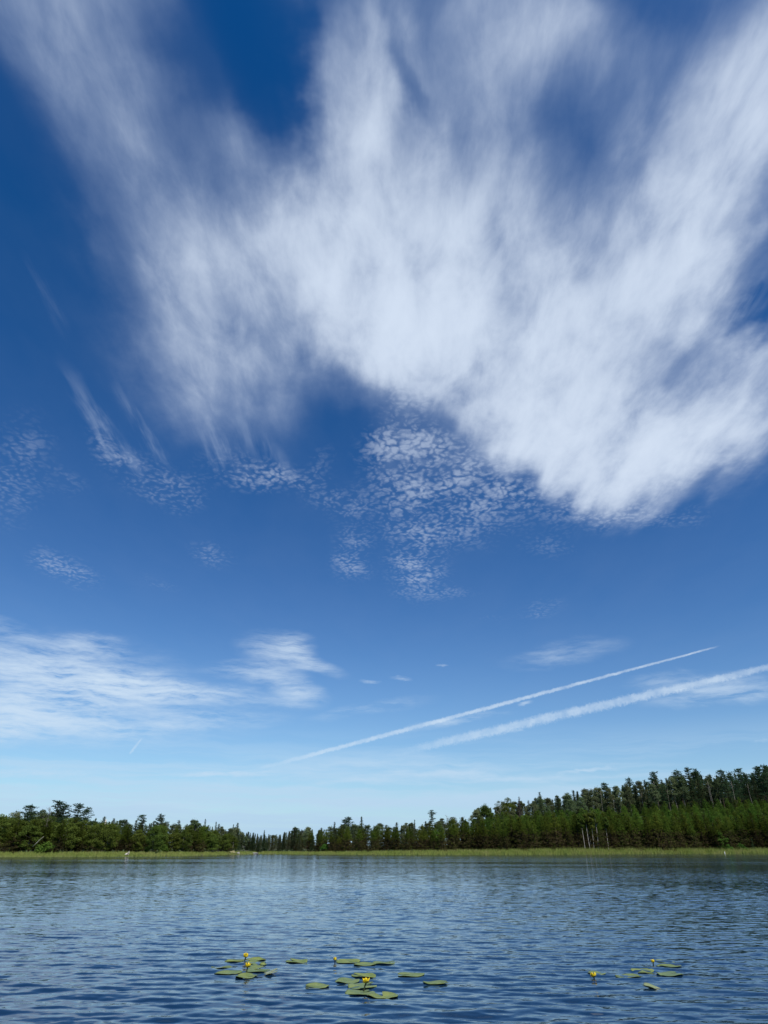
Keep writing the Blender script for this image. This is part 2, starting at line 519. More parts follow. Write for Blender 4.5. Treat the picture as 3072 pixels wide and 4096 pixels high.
# kind, azimuth (deg), distance (m), height of the top above the lake (m), label
SPECIAL_TREES = [
    ('white_pine', -25.226, 168.0, 10.727, 'taller left pine of the close pair rising over the left shore woods'),
    ('white_pine', -24.824, 168.5, 10.432, 'shorter right pine of the close pair rising over the left shore woods'),
    ('white_pine', -23.811, 166.0, 10.218, 'pale layered pine just right of the close pair on the left shore'),
    ('white_pine', -23.216, 163.0, 9.358, 'bushy dark pine rightmost of the four standing pines on the left shore'),
    ('white_pine', -27.053, 165.0, 9.782, 'round-topped pine nearest the left edge of the picture'),
    ('bare_tree', -25.819, 160.0, 9.187, 'bare grey leafless tree poking up left of the close pine pair'),
    ('white_pine', -17.782, 200.0, 9.941, 'single broad pine above the grey woods in the left distance'),
    ('white_pine', -19.251, 197.0, 9.435, 'narrow wind-bent pine above the grey left woods, left of the broad one'),
    ('broken_trunk', -21.741, 178.0, 7.564, 'left white broken trunk standing high in the left woods'),
    ('broken_trunk', -20.924, 168.0, 6.184, 'leaning white broken trunk lower right of the other white stub'),
    ('spruce_tree', -11.849, 230.0, 8.76, 'broad dark spruce at the left side of the low cove gap'),
    ('spruce_tree', -12.153, 236.0, 8.577, 'slim spruce touching the left flank of the broad cove spruce'),
    ('spruce_tree', -13.502, 225.0, 8.971, 'thin spire-like spruce left of the broad cove spruce'),
    ('spruce_tree', -14.338, 222.0, 9.533, 'tufted spruce on the left skyline, first of the higher clump'),
    ('spruce_tree', -9.665, 300.0, 8.378, 'small pointed spruce rising in the middle of the cove gap'),
    ('white_pine', -3.207, 222.0, 10.0, 'left tree of the twin-topped pine clump over the middle shore'),
    ('white_pine', -2.861, 223.0, 10.475, 'right tree of the twin-topped pine clump over the middle shore'),
    ('spruce_tree', -1.813, 214.0, 10.178, 'pointed spruce right of the twin-topped pine clump'),
    ('spruce_tree', -4.079, 226.0, 9.133, 'dark spruce left of the twin-topped pine clump'),
    ('spruce_tree', 2.445, 222.0, 9.577, 'slim double-spired spruce between middle stand and lone pine'),
    ('white_pine', 3.967, 224.0, 12.467, 'lone tall pine with layered boughs above the middle shore'),
    ('bare_tree', 5.142, 230.0, 11.183, 'bare twiggy tree right beside the lone tall pine'),
    ('bright_tree', 4.118, 191.82, 5.983, 'bright green leafy tree among dark pines below the lone pine'),
    ('round_tree', 8.297, 250.0, 15.696, 'round-crowned leafy tree at the lower left end of the ridge'),
    ('thin_birch', 9.534, 258.0, 17.116, 'open see-through birch beside the round crown on the ridge'),
    ('round_tree', 10.189, 262.0, 17.756, 'leafy tree filling the right side of the see-through birch'),
    ('dead_spruce', 11.056, 265.0, 18.848, 'grey half-dead spruce spire on the ridge'),
    ('spruce_tree', 12.814, 285.0, 21.722, 'tallest dark spruce on the left part of the ridge'),
    ('spruce_tree', 12.409, 282.0, 19.519, 'shorter spruce against the left side of the tallest ridge spruce'),
    ('spruce_tree', 11.83, 278.0, 18.397, 'small sharp spruce right of the grey half-dead spire'),
    ('white_pine', 17.884, 350.0, 30.504, 'pine breaking the skyline above the pale birches on the ridge'),
    ('white_pine', 19.816, 362.0, 33.366, 'feathery pine on the ridge, left of the big rounded pine'),
    ('white_pine', 21.648, 372.0, 36.347, 'big rounded pine standing out of the ridge skyline'),
    ('white_pine', 23.466, 378.0, 37.763, 'pine spire left of the ridge trio'),
    ('white_pine', 24.311, 380.0, 38.556, 'pointed middle pine of the ridge trio'),
    ('white_pine', 24.87, 381.0, 37.77, 'layered right-hand pine of the ridge trio'),
    ('white_pine', 26.543, 372.0, 36.294, 'wide dark pine with long boughs in front of the right ridge'),
    ('white_pine', 29.485, 392.0, 39.55, 'topmost pine of the ridge at the right edge'),
    ('white_pine', 29.056, 391.0, 38.544, 'pine directly left of the topmost one at the right edge'),
    ('birch_tree', 15.801, 210.851, 10.179, 'leftmost white-stemmed birch of the row at the reed edge'),
    ('birch_tree', 16.19, 212.32, 10.886, 'second white-stemmed birch from the left at the reed edge'),
    ('birch_tree', 16.331, 213.838, 10.681, 'middle white-stemmed birch of the close bunch at the reed edge'),
    ('birch_tree', 16.442, 213.401, 11.056, 'fourth white-stemmed birch from the left at the reed edge'),
    ('birch_tree', 16.743, 215.127, 11.523, 'brightest birch, right end of the close bunch at the reed edge'),
    ('birch_tree', 17.531, 219.521, 10.191, 'lone thin birch standing right of the birch bunch'),
    ('bright_tree', 25.446, 252.628, 6.604, 'tall bright green bush before the dark pines on the right shore'),
    ('leafy_shrub', 26.761, 256.097, 3.589, 'low pale green bush right of the tall bright one'),
    ('spruce_tree', 27.459, 257.854, 4.595, 'little bluish spruce at the reed edge near the right side'),
    ('leafy_shrub', 25.867, 253.031, 3.294, 'drooping yellow-green bush against the foot of the tall bright one'),
    ('leafy_shrub', -25.394, 156.268, 2.959, 'wide bright green bush at the foot of the left pines'),
    ('leafy_shrub', -17.191, 164.828, 2.467, 'right bush of the pale thicket edging the left meadow'),
    ('leafy_shrub', -18.457, 160.354, 2.141, 'left bush of the pale thicket edging the left meadow'),
    ('leafy_shrub', -4.769, 204.649, 3.208, 'light green bush at the water meadow in the middle distance'),
]
PALE_STEMS = [
    (21.71, 368.0, 23.929, 30.801),
    (22.482, 368.0, 22.116, 27.208),
    (22.818, 368.0, 24.879, 28.068),
    (25.438, 368.0, 22.192, 28.283),
    (25.519, 368.0, 25.493, 29.962),
    (27.005, 368.0, 25.733, 29.599),
    (28.201, 368.0, 23.626, 28.185),
    (18.433, 335.0, 18.972, 21.813),
    (17.112, 335.0, 18.263, 22.493),
    (17.532, 335.0, 21.909, 24.579),
]
# x, y, width, length over width, label
PADS = [
    (-1.892, 9.683, 0.252, 1.0, 'flat green pad left of the rear bloom'),
    (-1.657, 9.805, 0.248, 0.9, 'sunlit pad right behind the rear bloom, farthest of the left cluster'),
    (-1.6, 9.544, 0.26, 1.1, 'dull pad right of the taller bloom, behind the scrap pads'),
    (-1.957, 9.207, 0.24, 0.9, 'half-wet pad at the far left end of the left cluster'),
    (-1.577, 9.117, 0.323, 1.0, 'large pad tilted up to the right behind the tall bloom stalk'),
    (-1.789, 8.811, 0.307, 0.8, 'long wavy pad at the lower left of the left cluster'),
    (-1.46, 8.911, 0.27, 0.8, 'pad wedged between the large tilted pad and the pale one'),
    (-1.314, 8.762, 0.207, 0.9, 'pale yellowish pad with lifted tip, right end of the left cluster'),
    (-1.525, 8.588, 0.26, 1.25, 'bright round pad front-most in the left cluster'),
    (-1.105, 9.673, 0.28, 0.9, 'lone pad between the left and middle clusters'),
    (-1.599, 9.335, 0.105, 1.2, 'small pad scrap right of the tall bloom head'),
    (-1.487, 9.391, 0.087, 1.0, 'tiny pad scrap at the right rim of the left cluster'),
    (-0.455, 9.663, 0.304, 1.25, 'pad right beside the yellow bud of the middle cluster'),
    (-0.243, 9.41, 0.27, 0.95, 'middle one of the three back pads behind the middle bloom'),
    (0.003, 9.505, 0.273, 0.85, 'rightmost of the three back pads behind the middle bloom'),
    (-0.233, 8.65, 0.283, 0.9, 'pad just behind the head of the middle bloom'),
    (-0.393, 8.318, 0.269, 1.2, 'bluish pad with notch left of the middle bloom'),
    (0.295, 8.666, 0.295, 0.95, 'lone bluish pad right of the middle bloom'),
    (0.55, 8.197, 0.279, 1.05, 'outlying yellow-blotched pad right end of the middle cluster'),
    (-0.696, 8.026, 0.254, 1.1, 'outlying split pad left end of the middle cluster'),
    (-0.22, 8.026, 0.31, 1.2, 'broad bluish pad directly behind the middle bloom stalk'),
    (-0.237, 7.706, 0.285, 1.45, 'yellow-green pad at the foot of the middle bloom stalk'),
    (-0.012, 7.55, 0.285, 1.5, 'front-most pad with open notch, nearest the camera'),
    (3.541, 9.663, 0.23, 0.7, 'faint drowned pad farthest back in the right cluster'),
    (3.452, 9.298, 0.293, 1.1, 'pad with dark notch just right of the far bud'),
    (3.027, 9.013, 0.255, 1.15, 'pad in the centre of the right cluster'),
    (3.236, 8.73, 0.295, 1.25, 'largest pad of the right cluster'),
    (2.719, 8.603, 0.279, 1.0, 'dull pad between the low bloom and the largest right pad'),
    (2.425, 8.787, 0.208, 1.0, 'pad just above the low floating bloom of the right cluster'),
    (2.763, 7.927, 0.217, 0.5, 'curled pale pad seen edge-on, nearest of the right cluster'),
]
# stalk foot x, y, bloom x, y, z, diameter, openness, label
BLOOMS = [
    (-1.778, 9.752, -1.769, 9.753, 0.063, 0.06, 0.35, 'rear yellow bloom of the left cluster on a short stalk'),
    (-1.564, 8.746, -1.556, 8.748, 0.097, 0.06, 0.6, 'front yellow bloom of the left cluster on a tall dark stalk'),
    (-0.617, 9.623, -0.617, 9.623, 0.013, 0.04, 0.2, 'yellow bud resting on the water left of the middle back pads'),
    (-0.203, 7.805, -0.182, 7.805, 0.098, 0.069, 0.8, 'open yellow bloom on a green stalk in the middle cluster'),
    (2.296, 8.436, 2.295, 8.436, 0.013, 0.058, 0.5, 'low yellow bloom floating at the left of the right cluster'),
    (3.323, 9.448, 3.326, 9.447, 0.011, 0.04, 0.15, 'round yellow bud at the back of the right cluster'),
]
CONTRAILS = [
    ([(1656.13, 3145.239, 900.0), (-986.277, 7506.697, 900.0)], [7.5, 43.4], 'long thin upper contrail running up to the right'),
    ([(2196.98, 3435.344, 900.0), (102.52, 7193.962, 900.0)], [30.6, 100.3], 'broad lower contrail fading out toward the middle'),
    ([(-1107.281, 7630.642, 900.0), (-2073.887, 9179.489, 900.0)], [15.8, 34.6], 'short lower end of the thin contrail near the horizon'),
    ([(-2221.758, 6044.195, 900.0), (-2753.028, 7193.962, 900.0)], [6.6, 11.0], 'tiny faint steep contrail low on the left'),
]

RIDGE_LINE = [(4, 235), (6, 240), (10, 262), (14, 295), (18, 350), (22, 372), (30, 395), (40, 405)]

def table(t, az, col=1):
    return np.interp(az, [q[0] for q in t], [q[col] for q in t])

_sh = SHORE + [(60, 240), (110, 120), (180, 9)]
_sh = [(-180, 9), (-110, 90), (-60, 150)] + _sh
def shore_r(az):
    base = table(_sh, az)
    return base + 1.1*np.sin(az*2.9) + 0.9*np.sin(az*9.1) + 0.5*np.sin(az*23.7 + 1.0)

def top_at(t, az, r):
    """height above the lake that a top seen at the table's elevation has at distance r"""
    return EYE + r*np.tan(np.radians(table(t, az)))

def smooth(a, b, x):
    t = np.clip((x-a)/(b-a), 0, 1); return t*t*(3-2*t)

def ground(az, r):
    """terrain height above the lake"""
    D = shore_r(az)
    d = r - D
    z = np.where(d < 0, np.maximum(-2.2, d*0.16 - 0.03), -0.03 + 0.42*smooth(0, 7, d) + 0.4*smooth(7, 30, d))
    z = z + np.where(d > 0, 1.6*smooth(20, 90, d), 0)
    rr = table(RIDGE_LINE, az)
    top = EYE + (rr-12)*np.tan(np.radians(table(TOP_SLOPE, az))) - 6.0 - 2.2
    k = smooth(3.5, 9, az)*(1 - smooth(50, 75, az))
    rise = np.clip((r - (D+24))/np.maximum(rr - 8 - (D+24), 20), 0, 1)
    z = z + np.where(d > 20, k*np.maximum(top, 0)*(rise**0.9), 0)
    return z

def place(az, r):
    a = math.radians(az)
    return r*math.sin(a), r*math.cos(a)

# ------------------------------------------------------------------ object helpers
def tag(o, label=None, cat=None, group=None, kind=None):
    if label: o['label'] = label
    if cat: o['category'] = cat
    if group: o['group'] = group
    if kind: o['kind'] = kind
    return o

def new_mesh(name, v, f, mats=(), smooth_=False, midx=None):
    me = bpy.data.meshes.new(name)
    v = np.asarray(v, np.float32).reshape(-1, 3)
    if isinstance(f, np.ndarray):
        n, k = f.shape
        me.vertices.add(len(v)); me.vertices.foreach_set('co', v.ravel())
        me.loops.add(n*k); me.loops.foreach_set('vertex_index', f.astype(np.int32).ravel())
        me.polygons.add(n)
        me.polygons.foreach_set('loop_start', np.arange(0, n*k, k, dtype=np.int32))
        me.update(calc_edges=True)
    else:
        me.from_pydata([tuple(map(float, q)) for q in v], [], f)
    for m in mats: me.materials.append(m)
    if midx is not None: me.polygons.foreach_set('material_index', np.asarray(midx, np.int32))
    if smooth_: me.polygons.foreach_set('use_smooth', np.ones(len(me.polygons), bool))
    me.update()
    return me

def link(name, me, parent=None, loc=None):
    o = bpy.data.objects.new(name, me)
    COL.objects.link(o)
    if parent: o.parent = parent
    if loc is not None: o.location = loc
    return o

class MB:
    """collects triangles / quads with material slots"""
    def __init__(self): self.v = []; self.f = []; self.m = []
    def add(self, v, f, m=0):
        b = len(self.v)
        self.v += [tuple(q) for q in v]
        self.f += [tuple(b+i for i in q) for q in f]
        self.m += [m]*len(f)
    def tube(self, pts, radii, n=6, m=0, cap=True):
        b = len(self.v); pts = [Vector(p) for p in pts]
        for i, p in enumerate(pts):
            d = (pts[min(i+1, len(pts)-1)] - pts[max(i-1, 0)]).normalized()
            a = d.orthogonal().normalized() if abs(d.z) < 0.95 else Vector((1, 0, 0))
            a = (a - d*a.dot(d)).normalized(); c = d.cross(a)
            for k in range(n):
                t = 2*math.pi*k/n
                self.v.append(tuple(p + (a*math.cos(t) + c*math.sin(t))*radii[i]))
        for i in range(len(pts)-1):
            for k in range(n):
                k2 = (k+1) % n
                self.f.append((b+i*n+k, b+i*n+k2, b+(i+1)*n+k2, b+(i+1)*n+k)); self.m.append(m)
        if cap:
            self.f.append(tuple(b+(len(pts)-1)*n+k for k in range(n))); self.m.append(m)
            self.f.append(tuple(b+n-1-k for k in range(n))); self.m.append(m)
    def build(self, name, mats, smooth_=False):
        return new_mesh(name, self.v, self.f, mats, smooth_, self.m)

def material(name):
    m = bpy.data.materials.new(name); m.use_nodes = True
    m.node_tree.nodes.clear()
    t = NT(m.node_tree)
    out = t.add('ShaderNodeOutputMaterial')
    return m, t, out.inputs['Surface']

def principled(t, **kw):
    p = t.add('ShaderNodeBsdfPrincipled')
    for k, v in kw.items(): t.put(p.inputs[k.replace('_', ' ')], v)
    return p

def bump(t, h, strength, dist):
    b = t.add('ShaderNodeBump'); b.inputs['Strength'].default_value = strength
    b.inputs['Distance'].default_value = dist
    t.put(b.inputs['Height'], h)
    return b.outputs[0]

# ------------------------------------------------------------------ terrain
def mat_land():
    m, t, surf = material('land')
    g = t.add('ShaderNodeNewGeometry').outputs['Position']
    n1 = t.noise(g, 0.25, 4); n2 = t.noise(g, 2.2, 4)
    soil = t.mix(n2, (0.020, 0.017, 0.010, 1), (0.045, 0.040, 0.018, 1))
    moss = t.mix(n2, (0.030, 0.045, 0.012, 1), (0.075, 0.085, 0.025, 1))
    c = t.mix(t.mapr(n1, 0.4, 0.6), soil, moss)
    p = principled(t, Base_Color=c, Roughness=0.95)
    t.put(p.inputs['Normal'], bump(t, n2, 0.6, 0.2))
    t.l.new(p.outputs[0], surf)
    return m

def make_land():
    az = np.concatenate([np.linspace(-180, -42, 50, endpoint=False), np.linspace(-42, 46, 300, endpoint=False), np.linspace(46, 180, 50, endpoint=False)])
    q = np.concatenate([np.linspace(-1.0, -0.02, 14), np.linspace(0, 30, 22), np.linspace(36, 260, 40), np.geomspace(300, 6000, 14)])
    D = shore_r(az)
    R = np.where(q[:, None] <= -0.01, D[None]*(1+q[:, None]) + 0.01, D[None] + q[:, None])
    A = np.broadcast_to(az[None], R.shape)
    Z = ground(A, R)
    fade = smooth(500, 2500, R)
    Z = Z*(1-fade) + np.minimum(Z, 3.0)*fade
    X = R*np.sin(np.radians(A)); Y = R*np.cos(np.radians(A))
    v = np.stack([X, Y, Z], -1).reshape(-1, 3)
    nr, na = R.shape
    i = np.arange(nr-1)[:, None]*na; j = np.arange(na)[None]; j2 = (j+1) % na
    f = np.stack([i+j, i+j2, i+na+j2, i+na+j], -1).reshape(-1, 4)
    o = link('ground', new_mesh('ground', v, f, [mat_land()], True))
    tag(o, 'wooded land around the lake rising to a ridge on the right', kind='structure')
make_land()

# ------------------------------------------------------------------ lake surface
# wind waves: many small sine trains running roughly toward the viewer, plus a few cross trains
def wave_set():
    r = np.random.default_rng(5)
    N = 130
    lam = np.exp(r.uniform(math.log(0.085), math.log(0.95), N))
    th = np.radians(r.normal(-97, 17, N))          # heading of travel
    x = r.random(N) < 0.15
    th[x] += np.radians(r.normal(25, 30, x.sum()))
    k = 2*np.pi/lam
    slope = 0.0100*np.where(lam > 0.35, (0.35/lam)**1.1, 1.0)
    return k*np.cos(th), k*np.sin(th), slope/k, r.uniform(0, 2*np.pi, N), lam
WK = wave_set()
def wave_h(x, y, cell):
    """height and a sharpening term; wave trains shorter than three cells fade out"""
    h = np.zeros(np.shape(x))
    kx, ky, a, ph, lam = WK
    # gust patches: calmer and rougher areas
    gust = 0.85 + 0.28*np.sin(0.21*x + 0.13*y + 1.0)*np.sin(0.17*y - 0.09*x) + 0.18*np.sin(0.6*x - 0.35*y)*np.sin(0.45*y + 0.2*x)
    for i in range(len(a)):
        fade = np.clip(lam[i]/(3.0*cell) - 0.6, 0, 1)
        s = np.sin(kx[i]*x + ky[i]*y + ph[i])
        h = h + a[i]*fade*(s + 0.22*np.cos(2*(kx[i]*x + ky[i]*y + ph[i])))
    return h*gust

def mat_water():
    m, t, surf = material('lake_water')
    g = t.add('ShaderNodeNewGeometry').outputs['Position']
    # ripples too fine for the mesh: the surface tilts a little this way and that
    def tilt(scale, mp, k, det):
        c = t.noise(t.mapping(g, **mp), scale, det, 0.55, 0.3, color=True)
        return t.vmath('MULTIPLY', t.vmath('SUBTRACT', c, (0.5, 0.5, 0.5)), k)
    gust = t.mapr(t.noise(t.mapping(g, scale=(0.014, 0.075, 1)), 1.0, 4), 0.36, 0.64, 0.4, 1.25)
    a = tilt(5.0, dict(scale=(0.7, 2.0, 1)), (0.22, 0.40, 0), 3)
    b = tilt(16.0, dict(rot=(0, 0, 0.3), scale=(0.8, 1.9, 1)), (0.12, 0.20, 0), 2)
    off = t.vmath('SCALE', t.vmath('ADD', a, b), gust)
    nrm = t.add('ShaderNodeNewGeometry').outputs['Normal']
    nb = t.vmath('NORMALIZE', t.vmath('ADD', nrm, off))
    p = principled(t, Base_Color=(0.004, 0.020, 0.050, 1), Roughness=0.06, IOR=1.333)
    t.put(p.inputs['Normal'], nb)
    t.l.new(p.outputs[0], surf)
    return m

def make_water():
    r = [4.5]
    while r[-1] < 40: r.append(r[-1]*1.0042)
    while r[-1] < 140: r.append(r[-1]*1.0065)
    while r[-1] < 300: r.append(r[-1]*1.02)
    r = np.array(r)
    az = np.linspace(-38, 42, 740)
    R, A = np.meshgrid(r, np.radians(az), indexing='ij')
    X, Y = R*np.sin(A), R*np.cos(A)
    cell = R*np.where(R < 40, 0.0042, np.where(R < 140, 0.0065, 0.02))*0.85
    Z = wave_h(X, Y, cell)
    edge = np.clip((np.minimum(R-4.5, 1.0)), 0, 1)*np.clip((42-np.degrees(A))/2, 0, 1)*np.clip((38+np.degrees(A))/2, 0, 1)
    Z = Z*edge
    v = np.stack([X, Y, Z], -1).reshape(-1, 3)
    nr, na = R.shape
    i = np.arange(nr-1)[:, None]*na; j = np.arange(na-1)[None]
    f = np.stack([i+j, i+j+1, i+na+j+1, i+na+j], -1).reshape(-1, 4)[:, ::-1]
    # the rest of the lake: calm sheet joined edge to edge round the rippled sector
    v = v.tolist(); f = f.tolist()
    def ring(azs, rs):
        b = len(v)
        for rr in rs:
            for a in azs:
                a_ = math.radians(a); v.append([rr*math.sin(a_), rr*math.cos(a_), 0.0])
        n = len(azs)
        for i in range(len(rs)-1):
            for j in range(n-1):
                f.append([b+i*n+j, b+(i+1)*n+j, b+(i+1)*n+j+1, b+i*n+j+1][::-1])
    ring(np.linspace(42, 322, 60), [0.0001, 4.5, 20, 80, 300])
    ring(np.linspace(-38, 42, 30), [0.0001, 4.5])
    o = link('lake', new_mesh('lake', v, np.array(f), [mat_water()], True))
    tag(o, 'blue lake surface covered in small wind ripples', kind='structure')
make_water()


# ------------------------------------------------------------------ foliage and bark
def mat_foliage(name, c1, c2, vary=0.35, trans=0.5, hue=0.02):
    """two greens mixed by a fine noise; each tree shifts a little"""
    m, t, surf = material(name)
    oi = t.add('ShaderNodeObjectInfo')
    tc = t.add('ShaderNodeNewGeometry').outputs['Position']
    n = t.noise(tc, 1.3, 3, 0.6)
    c = t.mix(t.mapr(n, 0.3, 0.7), (*c1, 1), (*c2, 1))
    hs = t.add('ShaderNodeHueSaturation')
    t.put(hs.inputs['Color'], c)
    t.put(hs.inputs['Hue'], t.mapr(oi.outputs['Random'], 0, 1, 0.5-hue, 0.5+hue, smooth=False))
    rnd2 = t.math('FRACT', t.math('MULTIPLY', oi.outputs['Random'], 17.31))
    t.put(hs.inputs['Value'], t.mapr(rnd2, 0, 1, 1-vary, 1+vary, smooth=False))
    d = t.add('ShaderNodeBsdfDiffuse'); t.put(d.inputs['Color'], hs.outputs[0])
    tr = t.add('ShaderNodeBsdfTranslucent'); t.put(tr.inputs['Color'], hs.outputs[0])
    mx = t.add('ShaderNodeMixShader'); mx.inputs[0].default_value = trans
    t.l.new(d.outputs[0], mx.inputs[1]); t.l.new(tr.outputs[0], mx.inputs[2])
    t.l.new(mx.outputs[0], surf)
    return m

def mat_bark(name, c1, c2, scale=6.0, bands=False):
    m, t, surf = material(name)
    tc = t.add('ShaderNodeTexCoord').outputs['Object']
    n = t.noise(t.mapping(tc, scale=(1, 1, 2.5) if bands else (1, 1, 0.3)), scale, 3, 0.6)
    c = t.mix(t.mapr(n, 0.42, 0.62), (*c1, 1), (*c2, 1))
    p = principled(t, Base_Color=c, Roughness=0.9)
    t.l.new(p.outputs[0], surf)
    return m

M = {}
M['pine'] = mat_foliage('pine_needles', (0.121, 0.161, 0.023), (0.069, 0.101, 0.018), 0.42)
M['slope'] = mat_foliage('bright_pine_needles', (0.125, 0.200, 0.030), (0.080, 0.140, 0.024), 0.42)
M['dry'] = mat_foliage('dry_lower_twigs', (0.090, 0.075, 0.035), (0.046, 0.040, 0.018), 0.42, 0.15)
M['dark'] = mat_foliage('dark_pine_needles', (0.070, 0.129, 0.062), (0.041, 0.084, 0.041), 0.25)
M['spruce'] = mat_foliage('spruce_needles', (0.077, 0.121, 0.053), (0.044, 0.074, 0.035), 0.3)
M['grey'] = mat_foliage('grey_spruce_needles', (0.116, 0.143, 0.071), (0.066, 0.088, 0.046), 0.3)
M['leaf'] = mat_foliage('poplar_leaves', (0.150, 0.186, 0.090), (0.084, 0.115, 0.053), 0.35, 0.35, 0.03)
M['olive'] = mat_foliage('olive_leaves', (0.135, 0.180, 0.036), (0.080, 0.118, 0.024), 0.3)
M['bright'] = mat_foliage('bright_leaves', (0.120, 0.217, 0.037), (0.067, 0.133, 0.026), 0.2, 0.35)
M['bark'] = mat_bark('pine_bark', (0.050, 0.038, 0.028), (0.11, 0.085, 0.062))
M['greybark'] = mat_bark('grey_bark', (0.14, 0.125, 0.10), (0.26, 0.24, 0.20))
M['birch'] = mat_bark('birch_bark', (0.42, 0.40, 0.35), (0.13, 0.115, 0.10), 5.0, True)
M['deadwood'] = mat_bark('bleached_wood', (0.62, 0.59, 0.53), (0.36, 0.33, 0.28), 4.0)
M['snag'] = mat_foliage('dead_twigs', (0.140, 0.130, 0.110), (0.090, 0.080, 0.065), 0.15, 0.1)

# ------------------------------------------------------------------ leaf builders (numpy, triangles)
class Leaves:
    def __init__(self, seed): self.r = np.random.default_rng(seed); self.v = []; self.mi = []
    def tufts(self, P, n, L, wid, up=0.25, out=None, m=0, flat=1.0):
        """n needle blades fanned from every point in P (k,3)"""
        P = np.asarray(P, float).reshape(-1, 3)
        if not len(P): return
        k = len(P); r = self.r
        C = np.repeat(P, n, 0)
        d = r.normal(size=(k*n, 3)); d[:, 2] = d[:, 2]*flat + up
        if out is not None: d += np.repeat(np.asarray(out, float).reshape(-1, 3), n, 0)
        d /= np.linalg.norm(d, axis=1)[:, None]
        s = np.cross(d, r.normal(size=d.shape)); s /= np.linalg.norm(s, axis=1)[:, None]
        ln = L*r.uniform(0.6, 1.25, (k*n, 1)); w = wid*r.uniform(0.7, 1.3, (k*n, 1))
        a = C - s*w*0.5 - d*ln*0.2; b = C + s*w*0.5 - d*ln*0.2; c = C + d*ln
        self.v.append(np.stack([a, b, c], 1).reshape(-1, 3)); 
        mm = np.asarray(m); 
        self.mi.append(np.repeat(np.broadcast_to(mm, (k,)), n))
    def leaves(self, P, size, m=0, up=0.4):
        """one small leaf-shaped triangle pair per point"""
        P = np.asarray(P, float); k = len(P); r = self.r
        nrm = r.normal(size=(k, 3)); nrm[:, 2] += up; nrm /= np.linalg.norm(nrm, axis=1)[:, None]
        s = np.cross(nrm, r.normal(size=(k, 3))); s /= np.linalg.norm(s, axis=1)[:, None]
        u = np.cross(nrm, s); z = size*r.uniform(0.6, 1.3, (k, 1))
        a = P - s*z*0.6; b = P + u*z*0.55; c = P + s*z*0.6; d = P - u*z*0.55
        self.v.append(np.stack([a, b, c, a, c, d], 1).reshape(-1, 3))
        self.mi.append(np.repeat(np.broadcast_to(np.asarray(m), (k,)), 2))
    def mesh(self, name, mats):
        v = np.concatenate(self.v)
        return new_mesh(name, v, np.arange(len(v)).reshape(-1, 3), mats, False, np.concatenate(self.mi))

def bough_points(r, z, az, length, rise, droop, step, start=0.15):
    """points along one branch leaving the trunk at height z"""
    n = max(2, int(length*(1-start)/step))
    t = np.linspace(start, 1, n)
    rad = t*length
    x = np.cos(az)*rad; y = np.sin(az)*rad
    zz = z + rise*rad - droop*rad**2
    P = np.stack([x, y, zz], 1)
    return P + r.normal(size=P.shape)*0.06

def trunk_mesh(name, h, r0, mat, bend=0.1, seed=0, limbs=(), top=0.02, sides=6):
    r = random.Random(seed); mb = MB()
    pts = []; rad = []
    n = 7; bx, by = r.uniform(-bend, bend), r.uniform(-bend, bend)
    for i in range(n):
        t = i/(n-1)
        pts.append((bx*math.sin(t*3.0), by*math.sin(t*2.4), -0.35 + t*(h+0.35)))
        rad.append(r0*(1.35 if i == 0 else 1)*(1-t) + top*t)
    mb.tube(pts, rad, sides)
    for (z, az, ln, rise, rr) in limbs:
        t = z/h; ox, oy = bx*math.sin(t*3.0), by*math.sin(t*2.4)
        p = [(ox, oy, z)]
        for q in (0.35, 0.7, 1.0):
            p.append((ox+math.cos(az)*ln*q, oy+math.sin(az)*ln*q, z+rise*ln*q*(0.7+0.3*q)))
        mb.tube(p, [rr, rr*0.75, rr*0.5, rr*0.18], 4)
    return mb.build(name, [mat], True)

# every maker returns (trunk mesh, crown mesh, natural height)
def young_pine(seed, green, dry_to=3.4, dry_share=0.8, wide=1.0):
    r = np.random.default_rng(seed); H = 10.0; L = Leaves(seed)
    z = 0.5; limbs = []
    while z < H-0.3:
        t = z/H
        R = wide*(2.45*(1-t)**0.85*(0.80 + 0.20*min(1, t*4)) + 0.10)*r.uniform(0.8, 1.15)
        nb = 6 if t < 0.75 else 5
        a0 = r.uniform(0, 6.28)
        for b in range(nb):
            if r.random() < 0.10: continue
            ln = R*r.uniform(0.6, 1.15)
            rise = -0.12 + 0.95*t + r.normal()*0.1
            P = bough_points(r, z, a0 + b*6.283/nb + r.normal()*0.25, ln, rise, -0.05 if t > 0.4 else 0.03, 0.21, 0.22)
            P = np.concatenate([P, P + r.normal(size=P.shape)*np.array([0.2, 0.2, 0.08])])
            pd = dry_share*(1 - smooth(dry_to-1.3, dry_to+1.2, P[:, 2]))
            mi = (r.random(len(P)) < pd).astype(int)
            q = 0.5 + 0.5*(1-t)**0.5
            L.tufts(P, 7, 0.37*q, 0.125*q, 0.35 + 0.3*t, m=mi)
            if b % 3 == 0: limbs.append((z, a0 + b*6.283/nb, ln*0.8, rise, 0.03))
        z += 0.35*r.uniform(0.85, 1.15)
    tip = np.stack([np.zeros(5), np.zeros(5), np.linspace(H-0.75, H-0.1, 5)], 1)
    L.tufts(tip, 5, 0.32, 0.09, 1.4)
    return trunk_mesh('trunk', H-0.2, 0.12, M['bark'], 0.12, seed, limbs[:14]), L.mesh('crown', [M[green], M['dry']]), H

